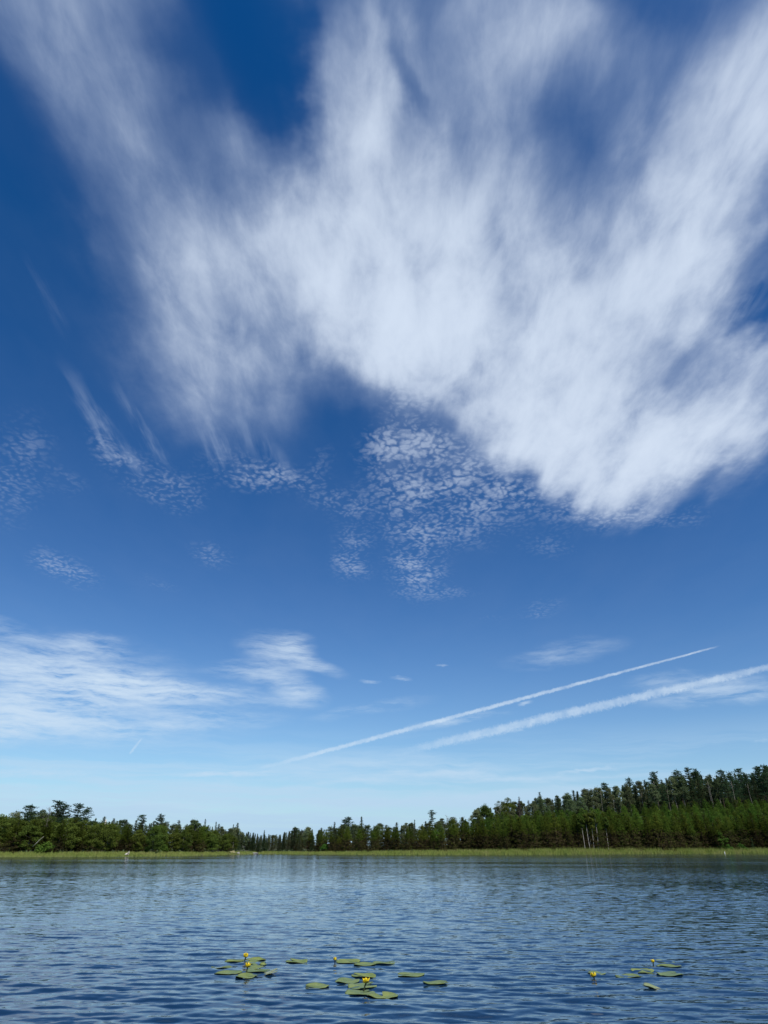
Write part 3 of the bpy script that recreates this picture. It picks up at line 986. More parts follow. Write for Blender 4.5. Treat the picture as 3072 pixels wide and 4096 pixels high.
def spruce(seed, green, slim=1.0, dead=0.0):
    r = np.random.default_rng(seed); H = 10.0; L = Leaves(seed); z = 0.7
    while z < H-0.15:
        t = z/H
        R = slim*(1.65*(1-t)**0.85 + 0.08)*r.uniform(0.72, 1.2)
        nb = 6; a0 = r.uniform(0, 6.28)
        for b in range(nb):
            if r.random() < 0.10 + dead*2: continue
            P = bough_points(r, z, a0 + b*6.283/nb + r.normal()*0.2, R*r.uniform(0.7, 1.15), -0.25 + 0.5*t, 0.02, 0.2, 0.12)
            P = np.concatenate([P, P + r.normal(size=P.shape)*np.array([0.15, 0.15, 0.06])])
            q = 0.45 + 0.55*(1-t)**0.5
            L.tufts(P, 7, 0.31*q, 0.115*q, 0.0, m=(r.random(len(P)) < 0.18).astype(int))
        z += 0.29*r.uniform(0.8, 1.2)
    tip = np.stack([np.zeros(4), np.zeros(4), np.linspace(H-0.6, H-0.1, 4)], 1)
    L.tufts(tip, 4, 0.22, 0.07, 1.5)
    return trunk_mesh('trunk', H-0.15, 0.11, M['bark'], 0.05, seed), L.mesh('crown', [M[green], M['dry'] if green != 'snag' else M['snag']]), H

def white_pine(seed, green, lean=0.0, fullness=1.0):
    """tall pine with separate plates of upswept boughs and sky between them"""
    r = np.random.default_rng(seed); H = 14.0; L = Leaves(seed); limbs = []
    z = 4.6
    while z < H-0.5:
        t = (z-4.6)/(H-4.6)
        R = (2.9*(1-t)**0.55 + 0.25)*r.uniform(0.65, 1.15)*fullness
        nb = int(r.integers(4, 6)); a0 = r.uniform(0, 6.28)
        for b in range(nb):
            if r.random() < 0.15: continue
            a = a0 + b*6.283/nb + r.normal()*0.3; ln = R*r.uniform(0.55, 1.2)
            rise = 0.05 + 0.45*t
            P = bough_points(r, z, a, ln, rise, -0.05, 0.16, 0.28)
            Q = P[len(P)//3:]
            P2 = np.concatenate([Q + r.normal(size=Q.shape)*np.array([0.34, 0.34, 0.07]) for _ in range(3)])
            L.tufts(np.concatenate([P, P2]), 7, 0.36, 0.12, 0.55, flat=0.6)
            limbs.append((z, a, ln*0.9, rise, 0.05))
        z += (0.85 - 0.35*t)*r.uniform(0.8, 1.2)
    tip = np.stack([np.zeros(6), np.zeros(6), np.linspace(H-1.0, H-0.1, 6)], 1)
    L.tufts(tip, 6, 0.34, 0.09, 1.3)
    return trunk_mesh('trunk', H-0.3, 0.2, M['bark'], 0.25, seed, limbs), L.mesh('crown', [M[green]]), H

def broadleaf(seed, leaf, bark, H=13.0, base=0.38, spread=2.6, clumps=24, per=190, open_=1.0):
    r = np.random.default_rng(seed); L = Leaves(seed); limbs = []
    z0 = H*base; C = []
    for i in range(clumps):
        t = (i+0.5)/clumps
        z = z0 + (H-z0-0.8)*t + r.normal()*0.3
        R = spread*math.sin(math.pi*min(1, 0.16 + 0.80*t))**0.8*r.uniform(0.25, 1.0)
        a = i*2.4 + r.normal()*0.4
        C.append((math.cos(a)*R, math.sin(a)*R, z))
        if R > 0.7: limbs.append((z - R*0.75, a, R, 0.75, 0.055))
    for c in C:
        s = r.uniform(0.65, 1.15)*spread/2.6*open_
        q = r.normal(size=(per, 3)); q /= np.linalg.norm(q, axis=1)[:, None]
        q *= (r.random((per, 1))**0.45)*s*np.array([1.15, 1.15, 0.8])
        L.leaves(np.array(c) + q, 0.24)
    top = r.normal(size=(40, 3))*np.array([0.45, 0.45, 0.35]) + np.array([0, 0, H-0.6])
    L.leaves(top, 0.22)
    return trunk_mesh('trunk', H-0.7, 0.10 if spread < 1.5 else 0.15, M[bark], 0.35, seed, limbs), L.mesh('crown', [M[leaf]]), H

def shrub(seed, leaf):
    r = np.random.default_rng(seed); L = Leaves(seed); limbs = []
    for i in range(24):
        a = r.uniform(0, 6.28); R = r.uniform(0.1, 1.5); z = r.uniform(0.4, 1)*(2.7 - 0.95*R)
        q = r.normal(size=(140, 3)); q /= np.linalg.norm(q, axis=1)[:, None]
        q *= (r.random((140, 1))**0.5)*np.array([0.75, 0.75, 0.55])*r.uniform(0.7, 1.1)
        L.leaves(np.array((math.cos(a)*R, math.sin(a)*R, z)) + q, 0.22)
        if i < 8: limbs.append((0.15, a, max(R, 0.4), 1.2, 0.03))
    return trunk_mesh('trunk', 1.8, 0.05, M['greybark'], 0.2, seed, limbs), L.mesh('crown', [M[leaf]]), 3.0

def bare(seed):
    r = np.random.default_rng(seed); H = 9.0; limbs = []; L = Leaves(seed)
    for i in range(20):
        z = r.uniform(3.2, H-0.6); a = r.uniform(0, 6.28); ln = r.uniform(0.6, 1.0)*(2.2*(1-(z/H))+0.5)
        limbs.append((z, a, ln, 0.8, 0.05))
        P = bough_points(r, z, a, ln, 0.75, 0, 0.2, 0.3)
        L.tufts(P, 5, 0.5, 0.03, 0.6)
    return trunk_mesh('trunk', H, 0.12, M['greybark'], 0.3, seed, limbs), L.mesh('crown', [M['snag']]), H

def stub(seed):
    mb = MB(); r = random.Random(seed)
    lean = r.uniform(-0.25, 0.45)
    mb.tube([(0, 0, -0.4), (lean*0.3, 0, 2.4), (lean*0.8, 0.05, 4.4), (lean, 0.05, 5.4), (lean+0.06, 0.05, 5.75)], [0.22, 0.2, 0.19, 0.17, 0.04], 8)
    mb.tube([(lean*0.75, 0, 4.2), (lean*0.75+0.5, 0.1, 4.6), (lean*0.75+0.85, 0.1, 4.75)], [0.06, 0.045, 0.02], 5)
    return mb.build('trunk', [M['deadwood']], True), None, 5.75

def stem(seed):
    r = random.Random(seed); a = r.uniform(-0.4, 0.4)
    return trunk_mesh('trunk', 12.0, 0.10, M['greybark'], 0.5, seed, [(9.5, a, 1.6, 1.0, 0.05), (10.4, a+3, 1.2, 1.2, 0.04)], 0.05), None, 12.0

PROTO = {}
def proto(kind):
    if kind not in PROTO:
        S = abs(hash_name(kind)) % 1000
        PROTO[kind] = [MAKERS[kind](S+i) for i in range(VARIANTS.get(kind, 3))]
    return PROTO[kind]
def hash_name(s):
    h = 0
    for ch in s: h = (h*31 + ord(ch)) & 0xffff
    return h
MAKERS = {
    'young_pine': lambda s: young_pine(s, 'pine', 5.6, 0.85),
    'olive_pine': lambda s: young_pine(s, 'pine', 4.2, 0.8, 1.1),
    'slope_pine': lambda s: young_pine(s, 'slope', 1.5, 0.2, 1.0),
    'white_pine': lambda s: white_pine(s, 'dark', fullness=0.8 + 0.3*((s*7) % 5)/5),
    'spruce_tree': lambda s: spruce(s, 'spruce', 1.0),
    'grey_spruce': lambda s: spruce(s, 'grey', 0.72),
    'dead_spruce': lambda s: spruce(s, 'snag', 0.75, 0.15),
    'poplar_tree': lambda s: broadleaf(s, 'leaf', 'greybark'),
    'round_tree': lambda s: broadleaf(s, 'olive', 'greybark', 11.0, 0.16, 3.0, 30, 210),
    'bright_tree': lambda s: broadleaf(s, 'bright', 'greybark', 8.0, 0.12, 2.0, 22, 190),
    'thin_birch': lambda s: broadleaf(s, 'leaf', 'birch', 12.0, 0.5, 2.6, 13, 75, 0.85),
    'birch_tree': lambda s: broadleaf(s, 'olive', 'birch', 9.5, 0.64, 1.15, 11, 130, 1.1),
    'leafy_shrub': lambda s: shrub(s, 'bright'),
    'bare_tree': bare,
    'broken_trunk': stub,
    'dead_birch': stem,
}
VARIANTS = {'young_pine': 6, 'olive_pine': 5, 'slope_pine': 5, 'white_pine': 6, 'spruce_tree': 4, 'grey_spruce': 4, 'poplar_tree': 6, 'birch_tree': 5, 'dead_spruce': 1, 'bright_tree': 1, 'thin_birch': 1, 'bare_tree': 2, 'broken_trunk': 2, 'round_tree': 4, 'leafy_shrub': 4, 'dead_birch': 4}
CATEGORY = {'young_pine': 'pine tree', 'olive_pine': 'pine tree', 'slope_pine': 'pine tree', 'white_pine': 'pine tree', 'spruce_tree': 'spruce tree', 'grey_spruce': 'spruce tree',
            'dead_spruce': 'dead tree', 'bare_tree': 'dead tree', 'broken_trunk': 'dead tree', 'dead_birch': 'dead tree', 'poplar_tree': 'poplar tree', 'round_tree': 'leafy tree', 'bright_tree': 'leafy tree',
            'thin_birch': 'birch tree', 'birch_tree': 'birch tree', 'leafy_shrub': 'bush'}
_count = {}
def plant(kind, az, r, h, label, group=None, fat=1.0, variant=None, base=None):
    """one tree: an Empty at its foot, with its own trunk and crown objects (meshes shared)"""
    ps = proto(kind)
    n = _count[kind] = _count.get(kind, -1) + 1
    tr, cr, H = ps[n % len(ps) if variant is None else variant]
    x, y = place(az, r)
    z = float(ground(np.array(az), np.array(r))) if base is None else base
    root = bpy.data.objects.new(kind, None); COL.objects.link(root)
    root.empty_display_size = 0.3
    root.location = (x, y, z)
    s = (h)/H
    root.scale = (s*fat, s*fat, s)
    root.rotation_euler = (random.gauss(0, 0.02), random.gauss(0, 0.02), random.uniform(0, 6.28))
    tag(root, label, CATEGORY[kind], group)
    link('trunk', tr, root)
    if cr: link('crown', cr, root)
    return root

# ------------------------------------------------------------------ the named trees
for kind, az, r, top, label in SPECIAL_TREES:
    g = float(ground(np.array(az), np.array(r)))
    h = max(top - g, 1.2)
    fat = {'white_pine': 1.0, 'birch_tree': 1.0, 'leafy_shrub': 1.15}.get(kind, 1.0)
    if kind == 'white_pine' and h < 11: fat = 1.15*min(1.35, 11/h)**0.5
    if kind == 'spruce_tree' and h < 4: fat = 1.1
    if 'wide bright' in label: fat = 1.3
    if 'tall bright green bush' in label: fat = 1.35
    if kind == 'leafy_shrub' and 'wide' not in label: fat = 0.85
    if 'thin spire' in label or 'slim' in label or 'tufted' in label: fat = 0.75
    if 'broad dark spruce' in label: fat = 1.3
    plant(kind, az, r, h, label, fat=fat)

# bare pale stems standing on the ridge
for az, r, z0, z1 in PALE_STEMS:
    g = float(ground(np.array(az), np.array(r)))
    side = 'high right ridge woods' if az > 19 else 'poplars on the middle of the ridge'
    o = plant('dead_birch', az, r, max(z1-g, 4)*1.04, 'pale bare birch stem showing against the dark ' + side, 'pale stems on the ridge')
    o.rotation_euler = (0, random.uniform(-0.05, 0.05), random.uniform(-0.5, 0.5))

# ------------------------------------------------------------------ the woods, row by row
ZONES = [(-27.4, 'at the left picture edge'), (-24.4, 'below the close pine pair'), (-22.4, 'below the pale and bushy pines'), (-20.2, 'around the white broken trunks'),
         (-17, 'behind the pale thicket'), (-14.2, 'left of the spire-like spruces'), (-11.2, 'below the broad cove spruce'), (-9, 'deep in the cove gap'), (-6.5, 'at the right end of the cove'),
         (-3.6, 'left of the twin-topped pines'), (-0.9, 'below the twin-topped pines'), (1.8, 'right of the twin-topped pines'), (3.4, 'left of the lone pine'), (5, 'below the lone pine'), (7.6, 'right of the lone pine'),
         (10.6, 'near the see-through birch'), (12.2, 'near the grey dead spire'), (15.2, 'left of the white birches'), (17.2, 'in line with the white birches'), (20.8, 'right of the white birches'),
         (23, 'below the big rounded pine'), (25.3, 'below the ridge trio'), (27.6, 'in line with the tall bright bush'), (99, 'at the right picture edge')]
def zone(az):
    for lim, ph in ZONES:
        if az < lim: return ph
def rows(kinds, az0, az1, dist, spacing, top, lo, hi, label, group, fat=(0.85, 1.15), minh=3.0, absolute=None):
    """trees along an arc; every top just under the outline that the table gives for that bearing"""
    az = az0
    while az < az1:
        r = (shore_r(az) + dist if absolute is None else table(absolute, az) + dist) + random.uniform(-1.6, 1.6)
        g = float(ground(np.array(az), np.array(r)))
        h = (float(top_at(top, az, r)) - g)*random.uniform(lo, hi)
        k = random.choice(kinds)
        if h > minh:
            zp = zone(az)
            plant(k, az, r, h, (label[k] if isinstance(label, dict) else label) + ' ' + zp, ((group[k] if isinstance(group, dict) else group) + ' ' + (label[k] if isinstance(label, dict) else label).split()[0] + ' ' + zp), random.uniform(*fat))
        az += math.degrees(spacing*random.uniform(0.65, 1.35)/r)

# left shore: olive pines with brown skirts
for d, lo, hi, sp in ((8.5, 0.70, 0.92, 3.0), (11.5, 0.8, 1.0, 3.2), (15, 0.85, 1.02, 3.6), (19, 0.86, 1.02, 4.0)):
    rows(['olive_pine', 'round_tree'] if d < 12 else ['olive_pine', 'round_tree', 'round_tree'], -31.5, -11.8, d, sp, TOP_FRONT, lo, hi, {'olive_pine': ('front olive pine with brown skirts,' if d < 9 else 'inner olive pine of the left shore,'), 'round_tree': ('front' if d < 9 else 'inner') + ' round leafy tree among the left shore pines,'}, {'olive_pine': 'olive pines of the left shore stand', 'round_tree': 'leafy trees of the left shore stand'}, (1.3, 1.65), 2.0)
for d, lo, hi in ((27, 0.74, 1.0), (34, 0.8, 1.03), (42, 0.8, 1.04)):
    rows(['poplar_tree', 'poplar_tree', 'grey_spruce', 'spruce_tree'], -31.5, -11.5, d, 3.6, TOP_BACK, lo, hi,
         {'poplar_tree': 'grey-green leafy tree of the back woods,', 'grey_spruce': 'thin grey spruce of the back woods,', 'spruce_tree': 'dark pointed spruce of the back woods,'},
         {'poplar_tree': 'poplars behind the left shore', 'grey_spruce': 'grey spruces behind the left shore', 'spruce_tree': 'dark spruces behind the left shore'}, (1.15, 1.6))
# the cove gap: slim grey spruces, farther off
for ab, sp in ((225, 2.0), (240, 2.2), (262, 2.6), (285, 3.0)):
    rows(['grey_spruce', 'grey_spruce', 'spruce_tree', 'poplar_tree'], -12.3, -6.6, ab, sp, TOP_BACK, 0.70, 0.97,
         {'grey_spruce': 'slim grey-green spruce in the low far woods,', 'poplar_tree': 'leafy tree in the low far woods,', 'spruce_tree': 'darker spruce in the low far woods,'},
         {'poplar_tree': 'leafy trees in the cove', 'grey_spruce': 'grey spruces in the cove', 'spruce_tree': 'dark spruces in the cove'}, (1.3, 1.9), 2.5, [(-90, 0), (90, 0)])
# middle shore
for d, lo, hi in ((9, 0.55, 0.9), (12.5, 0.75, 1.0), (17, 0.8, 1.02)):
    rows(['young_pine', 'young_pine', 'grey_spruce', 'spruce_tree'], -6.8, -2.8, d, 2.9, TOP_FRONT, lo, hi,
         {'young_pine': ('front' if d < 10 else 'inner') + ' dark pine of the middle shore,', 'grey_spruce': ('front' if d < 10 else 'inner') + ' thin grey spruce of the middle shore,', 'spruce_tree': ('front' if d < 10 else 'inner') + ' pointed dark spruce of the middle shore,'},
         {'young_pine': 'pines right of the cove', 'grey_spruce': 'grey spruces right of the cove', 'spruce_tree': 'dark spruces right of the cove'}, (1.3, 1.75))
for d in (26, 34):
    rows(['spruce_tree', 'poplar_tree', 'poplar_tree', 'grey_spruce'], -7.2, 8.0, d, 3.4, TOP_BACK, 0.85, 1.04,
         {'poplar_tree': 'leafy tree behind the middle shore pines,', 'grey_spruce': 'grey spruce behind the middle shore pines,', 'spruce_tree': 'dark spruce behind the middle shore pines,'},
         {'poplar_tree': 'leafy trees behind the middle shore', 'grey_spruce': 'grey spruces behind the middle shore', 'spruce_tree': 'dark spruces behind the middle shore'}, (1.15, 1.6))
# right shore: the long wall of dark young pines
for d, lo, hi, sp in ((9.5, 0.74, 0.95, 3.1), (13, 0.82, 1.0, 3.1), (17, 0.86, 1.02, 3.6)):
    rows(['young_pine'], -3.0, 8.0, d, sp, TOP_FRONT, lo, hi, ('front pine with brown lower boughs,' if d < 10 else 'inner pine of the dense dark wall,'), 'young pines of the middle shore', (1.3, 1.7))
    rows(['young_pine'], 8.0, 32, d, sp*1.06, TOP_FRONT, lo, hi, ('front pine with brown lower boughs behind the reeds,' if d < 10 else 'inner pine of the dark wall behind the reeds,'), 'young pines behind the reeds', (1.15, 1.55))
# the brighter slope above it
SL = [(7, 0), (40, 0)]
for q in (0.04, 0.16, 0.28, 0.41, 0.54, 0.67, 0.8, 0.92):
    tabr = [(a, float(shore_r(a) + 22 + q*(table(RIDGE_LINE, a) - 14 - shore_r(a) - 22))) for a in range(7, 37)]
    t0 = [(a, (1-q)*float(table(TOP_FRONT, a)) + q*float(table(TOP_SLOPE, a))) for a in range(7, 37)]
    rows(['slope_pine'], 8.0 + 3*q, 31.5, 0, 4.6, t0, 0.8, 1.06, 'bright green young pine on the ' + ('lower' if q < 0.35 else 'middle' if q < 0.6 else 'upper') + ' slope,', 'bright pines on the right slope', (1.3, 1.8), 2.5, tabr)
# the ridge woods
for dr, lo, hi in ((-6, 0.68, 0.97), (4, 0.74, 1.03), (14, 0.78, 1.05)):
    tabr = [(a, float(table(RIDGE_LINE, a)) + dr) for a in range(4, 41)]
    rows(['poplar_tree', 'poplar_tree', 'poplar_tree', 'spruce_tree'], 7.6, 17.5, 0, 4.2, TOP_RIDGE, lo, hi,
         {'poplar_tree': 'leafy poplar on the lower ridge,', 'spruce_tree': 'dark spruce among the poplars of the lower ridge,'},
         {'poplar_tree': 'poplars on the lower ridge', 'spruce_tree': 'spruces on the lower ridge'}, (0.95, 1.3), 4, tabr)
    rows(['poplar_tree', 'poplar_tree', 'white_pine', 'spruce_tree'], 17.5, 32, 0, 4.6, TOP_RIDGE, lo, hi,
         {'poplar_tree': 'tall leafy poplar of the high ridge woods,', 'white_pine': 'dark pine within the high ridge woods,', 'spruce_tree': 'dark spruce within the high ridge woods,'},
         {'poplar_tree': 'poplars on the high ridge', 'white_pine': 'pines on the high ridge', 'spruce_tree': 'spruces on the high ridge'}, (0.85, 1.15), 4, tabr)
print('trees', _count)


# ------------------------------------------------------------------ forest floor fill behind the rows (one far mass)
def far_woods():
    v = []; f = 0; mi = []
    def grab(me, x, y, z, s, rot):
        n = len(me.vertices); a = np.empty(n*3, np.float32); me.vertices.foreach_get('co', a); a = a.reshape(-1, 3)
        tri = a.reshape(-1, 3, 3)[::3]                      # a third of the needles is plenty this far off
        tri = (tri - tri.mean(1, keepdims=True))*1.7 + tri.mean(1, keepdims=True)
        c, q = math.cos(rot), math.sin(rot)
        p = tri.reshape(-1, 3)*s
        p = np.stack([p[:, 0]*c - p[:, 1]*q + x, p[:, 0]*q + p[:, 1]*c + y, p[:, 2] + z], -1)
        v.append(p)
    r = random.Random(3)
    for az0, az1, off, tab, k in ((-33, -12, 56, TOP_BACK, 0.9), (-13, 8, 60, TOP_BACK, 0.9), (8, 34, None, TOP_RIDGE, 0.93)):
        for row in range(3):
            az = az0
            while az < az1:
                rr = (float(shore_r(az)) + off if off else float(table(RIDGE_LINE, az)) + 26) + row*11 + r.uniform(-3, 3)
                if -12.5 < az < -6.5: rr = 305 + row*14
                g = float(ground(np.array(az), np.array(rr)))
                h = (float(top_at(tab, az, rr)) - g)*k*r.uniform(0.8, 1.0)
                if h > 2.5:
                    ps = proto('grey_spruce' if r.random() < 0.5 else 'spruce_tree'); pr = ps[r.randrange(len(ps))]
                    x, y = place(az, rr); grab(pr[1], x, y, g, h/pr[2], r.uniform(0, 6.28))
                az += math.degrees((1.5 if -12.5 < az < -6 else 3.2)*r.uniform(0.7, 1.3)/rr)
    v = np.concatenate(v)
    o = link('far_woods', new_mesh('far_woods', v, np.arange(len(v)).reshape(-1, 3), [M['grey']]))
    tag(o, 'far unbroken woods closing the gaps behind the shore trees', 'woods', kind='stuff')
far_woods()

# ------------------------------------------------------------------ reeds and sedge along the far shore
def mat_reed():
    m, t, surf = material('reed')
    g = t.add('ShaderNodeNewGeometry').outputs['Position']
    n = t.noise(t.mapping(g, scale=(1, 1, 0.2)), 0.22, 6, 0.72)
    c = t.ramp(t.mapr(n, 0.28, 0.72, smooth=False), [(0, (0.150, 0.210, 0.045)), (0.5, (0.240, 0.290, 0.075)), (1, (0.340, 0.320, 0.130))])
    d = t.add('ShaderNodeBsdfDiffuse'); t.put(d.inputs['Color'], c)
    tr = t.add('ShaderNodeBsdfTranslucent'); t.put(tr.inputs['Color'], c)
    mx = t.add('ShaderNodeMixShader'); mx.inputs[0].default_value = 0.3
    t.l.new(d.outputs[0], mx.inputs[1]); t.l.new(tr.outputs[0], mx.inputs[2]); t.l.new(mx.outputs[0], surf)
    return m
def make_reeds():
    r = np.random.default_rng(21)
    N = 90000
    az = r.uniform(-34, 38, N)
    d = -0.8 - 0.9*np.maximum(0, np.sin(az*6.1)*np.sin(az*2.3+1)) - 0.5*np.maximum(0, np.sin(az*19)) + 9.6*r.random(N)**0.8
    D = shore_r(az); rr = D + d
    hh = table(REED_HEIGHT, az)*(0.62 + 0.38*smooth(-0.8, 4.5, d))
    clump = 0.85 + 0.22*np.sin(az*31)*np.sin(az*7.3 + d) + 0.1*np.sin(az*77 + d*2)
    h = hh*clump*r.uniform(0.65, 1.15, N)
    a = np.radians(az); x = rr*np.sin(a); y = rr*np.cos(a); z = ground(az, rr)
    z = np.maximum(z, -0.05)
    th = r.uniform(0, 6.28, N); w = 0.045*r.uniform(0.6, 1.4, N)
    lx = r.normal(0, 0.16, N)*h; ly = r.normal(0, 0.16, N)*h
    A = np.stack([x - np.cos(th)*w, y - np.sin(th)*w, z], 1)
    B = np.stack([x + np.cos(th)*w, y + np.sin(th)*w, z], 1)
    C = np.stack([x + lx, y + ly, z + h], 1)
    v = np.stack([A, B, C], 1).reshape(-1, 3)
    o = link('reeds', new_mesh('reeds', v, np.arange(3*N).reshape(-1, 3), [mat_reed()]))
    tag(o, 'band of yellow-green reeds and sedge along the far waterline', 'reeds', kind='stuff')
    # low undergrowth at the foot of the trees
    N = 16000
    az = r.uniform(-34, 38, N); d = r.uniform(6.5, 15, N); rr = shore_r(az) + d
    a = np.radians(az)
    P = np.stack([rr*np.sin(a), rr*np.cos(a), ground(az, rr) + 0.9*r.random(N)**1.6*(0.5 + 0.5*np.sin(az*13 + np.sin(az*5)*3))], 1)
    L = Leaves(9); L.leaves(P, 0.34)
    o = link('undergrowth', L.mesh('undergrowth', [M['leaf']]))
    tag(o, 'low leafy undergrowth at the foot of the shore trees', 'undergrowth', kind='stuff')
make_reeds()

# ------------------------------------------------------------------ rocks, post, fallen stem on the far shore
def mat_rock():
    m, t, surf = material('pale_rock')
    tc = t.add('ShaderNodeTexCoord').outputs['Object']
    n = t.noise(tc, 3.0, 5, 0.6)
    c = t.mix(n, (0.14, 0.135, 0.12, 1), (0.34, 0.33, 0.30, 1))
    p = principled(t, Base_Color=c, Roughness=0.9)
    t.put(p.inputs['Normal'], bump(t, n, 0.5, 0.08))
    t.l.new(p.outputs[0], surf); return m
ROCK = mat_rock()
def boulder(seed, sx, sy, sz):
    r = np.random.default_rng(seed); v = []; f = []
    nu, nv = 12, 8
    for i in range(nv+1):
        p = math.pi*i/nv
        for j in range(nu):
            a = 2*math.pi*j/nu
            d = np.array([math.sin(p)*math.cos(a), math.sin(p)*math.sin(a), math.cos(p)])
            k = 1 + 0.22*math.sin(3.1*d[0]+seed) * math.cos(2.7*d[1]-seed) + 0.16*math.sin(5*d[2]+2*d[0]+seed)
            q = d*k*np.array([sx, sy, sz]); q = np.round(q/0.09)*0.045 + q*0.5
            v.append(q)
    for i in range(nv):
        for j in range(nu):
            f.append((i*nu+j, (i+1)*nu+j, (i+1)*nu+(j+1) % nu, i*nu+(j+1) % nu))
    return new_mesh('boulder', v, f, [ROCK])
def shore_thing(name, me, az, off, label, cat, dz=0.0, rz=0.0, group=None):
    r = float(shore_r(az)) + off; x, y = place(az, r)
    o = link(name, me, None, (x, y, max(float(ground(np.array(az), np.array(r))), 0) + dz))
    o.rotation_euler = (0, 0, rz)
    return tag(o, label, cat, group)
ROCK_AZ = -19.85
stump = bpy.data.objects.new('driftwood_stump', None); COL.objects.link(stump)
_r = float(shore_r(ROCK_AZ)) + 0.9; _x, _y = place(ROCK_AZ, _r); stump.location = (_x, _y, 0.1); stump.scale = (0.72, 0.72, 0.72)
tag(stump, 'white bleached root stump lying in the left waterside grass', 'stump')
mb = MB(); mb.tube([(-0.75, 0, 0.1), (-0.2, 0, 0.3), (0.3, 0.05, 0.5)], [0.16, 0.24, 0.3], 8); link('log', mb.build('log', [M['deadwood']], True), stump)
for k in range(5):
    a = k*1.256 + 0.3; mb = MB()
    mb.tube([(0.28, 0.05, 0.5), (0.5, math.cos(a)*0.25, 0.55+math.sin(a)*0.25), (0.62, math.cos(a)*0.6, 0.62+math.sin(a)*0.55)], [0.13, 0.09, 0.03], 6)
    link('root', mb.build('root', [M['deadwood']], True), stump)
shore_thing('boulder', boulder(1, 0.45, 0.4, 0.4), -11.55, 1.5, 'pale boulder at the mouth of the cove, left of the flat one', 'rock', 0.2)
shore_thing('boulder', boulder(4, 1.5, 0.7, 0.25), -10.35, 1.0, 'low flat grey rock at the mouth of the cove', 'rock', 0.12)
def mat_sand():
    m, t, surf = material('sandy_bank')
    g = t.add('ShaderNodeTexCoord').outputs['Object']
    n = t.noise(g, 4, 4)
    p = principled(t, Base_Color=t.mix(n, (0.15, 0.14, 0.06, 1), (0.24, 0.22, 0.11, 1)), Roughness=0.95)
    t.l.new(p.outputs[0], surf); return m
_b = boulder(7, 0.9, 0.8, 0.5); _b.materials.clear(); _b.materials.append(mat_sand())
shore_thing('sandy_bank', _b, -12.0, 5.0, 'small dry yellowish bank where the left stand meets the cove', 'bank', 0.1)
# white marker post in front of the reeds, right
mb = MB(); mb.tube([(0, 0, -0.9), (0, 0, 0.0), (0.04, 0, 0.5), (0.05, 0, 0.54)], [0.085, 0.085, 0.08, 0.05], 10)
mp, tp, sp_ = material('white_paint'); pp = principled(tp, Base_Color=(0.8, 0.8, 0.78, 1), Roughness=0.5); tp.l.new(pp.outputs[0], sp_)
shore_thing('marker_post', mb.build('marker_post', [mp], True), 25.55, -1.4, 'small white post standing in the water before the right reeds', 'post', 0.05)
mb = MB(); mb.tube([(0, 0, 0), (0.7, 0, 0.75), (1.35, 0.1, 1.5), (1.7, 0.1, 1.75)], [0.045, 0.04, 0.035, 0.015], 6)
shore_thing('dead_sapling', mb.build('dead_sapling', [M['deadwood']], True), -26.35, 6.2, 'thin pale dead stem leaning in the dark left pines', 'dead tree', 1.3)

# ------------------------------------------------------------------ yellow pond lilies
def mat_pad():
    m, t, surf = material('lily_pad')
    oi = t.add('ShaderNodeObjectInfo').outputs['Random']
    tc = t.add('ShaderNodeTexCoord').outputs['Object']
    n = t.noise(tc, 9, 4, 0.6); n2 = t.noise(tc, 42, 3, 0.6)
    c = t.mix(t.mapr(n, 0.35, 0.68), (0.115, 0.160, 0.038, 1), (0.205, 0.240, 0.055, 1))
    c = t.mix(t.mapr(oi, 0, 1, 0, 0.6, smooth=False), c, (0.090, 0.150, 0.085, 1))
    c = t.mix(t.mapr(n2, 0.66, 0.72), c, (0.05, 0.042, 0.018, 1))
    # radial veins
    at = t.add('ShaderNodeAttribute'); at.attribute_name = 'vein'
    vein = t.mapr(at.outputs['Fac'], 0.55, 1.0)
    c = t.mix(t.math('MULTIPLY', vein, 0.35), c, (0.19, 0.22, 0.08, 1))
    back = t.add('ShaderNodeNewGeometry')
    p = principled(t, Base_Color=c, Roughness=0.5, IOR=1.35)
    t.put(p.inputs['Normal'], bump(t, t.math('ADD', t.math('MULTIPLY', n2, 0.4), vein), 0.25, 0.004))
    t.l.new(p.outputs[0], surf); return m
def mat_flat(name, c1, c2, rough=0.5, trans=0.0, scale=30):
    m, t, surf = material(name)
    tc = t.add('ShaderNodeTexCoord').outputs['Object']
    n = t.noise(tc, scale, 3, 0.55)
    c = t.mix(t.mapr(n, 0.35, 0.65), (*c1, 1), (*c2, 1))
    p = principled(t, Base_Color=c, Roughness=rough)
    if trans: 
        tr = t.add('ShaderNodeBsdfTranslucent'); t.put(tr.inputs['Color'], c)
        mx = t.add('ShaderNodeMixShader'); mx.inputs[0].default_value = trans
        t.l.new(p.outputs[0], mx.inputs[1]); t.l.new(tr.outputs[0], mx.inputs[2]); t.l.new(mx.outputs[0], surf)
    else: t.l.new(p.outputs[0], surf)
    return m
PAD = mat_pad()
PAD_PALE = mat_flat('yellowing_pad', (0.30, 0.31, 0.16), (0.17, 0.21, 0.10), 0.4, 0, 12)
SEPAL = mat_flat('yellow_sepal', (0.90, 0.70, 0.006), (0.86, 0.62, 0.005), 0.4, 0.25)
SEPAL_OUT = mat_flat('outer_sepal', (0.42, 0.30, 0.02), (0.20, 0.20, 0.03), 0.45, 0.1)
STALK = mat_flat('lily_stalk', (0.045, 0.060, 0.016), (0.022, 0.024, 0.010), 0.5)
DISC = mat_flat('stigma_disc', (0.30, 0.18, 0.015), (0.16, 0.08, 0.01), 0.6)

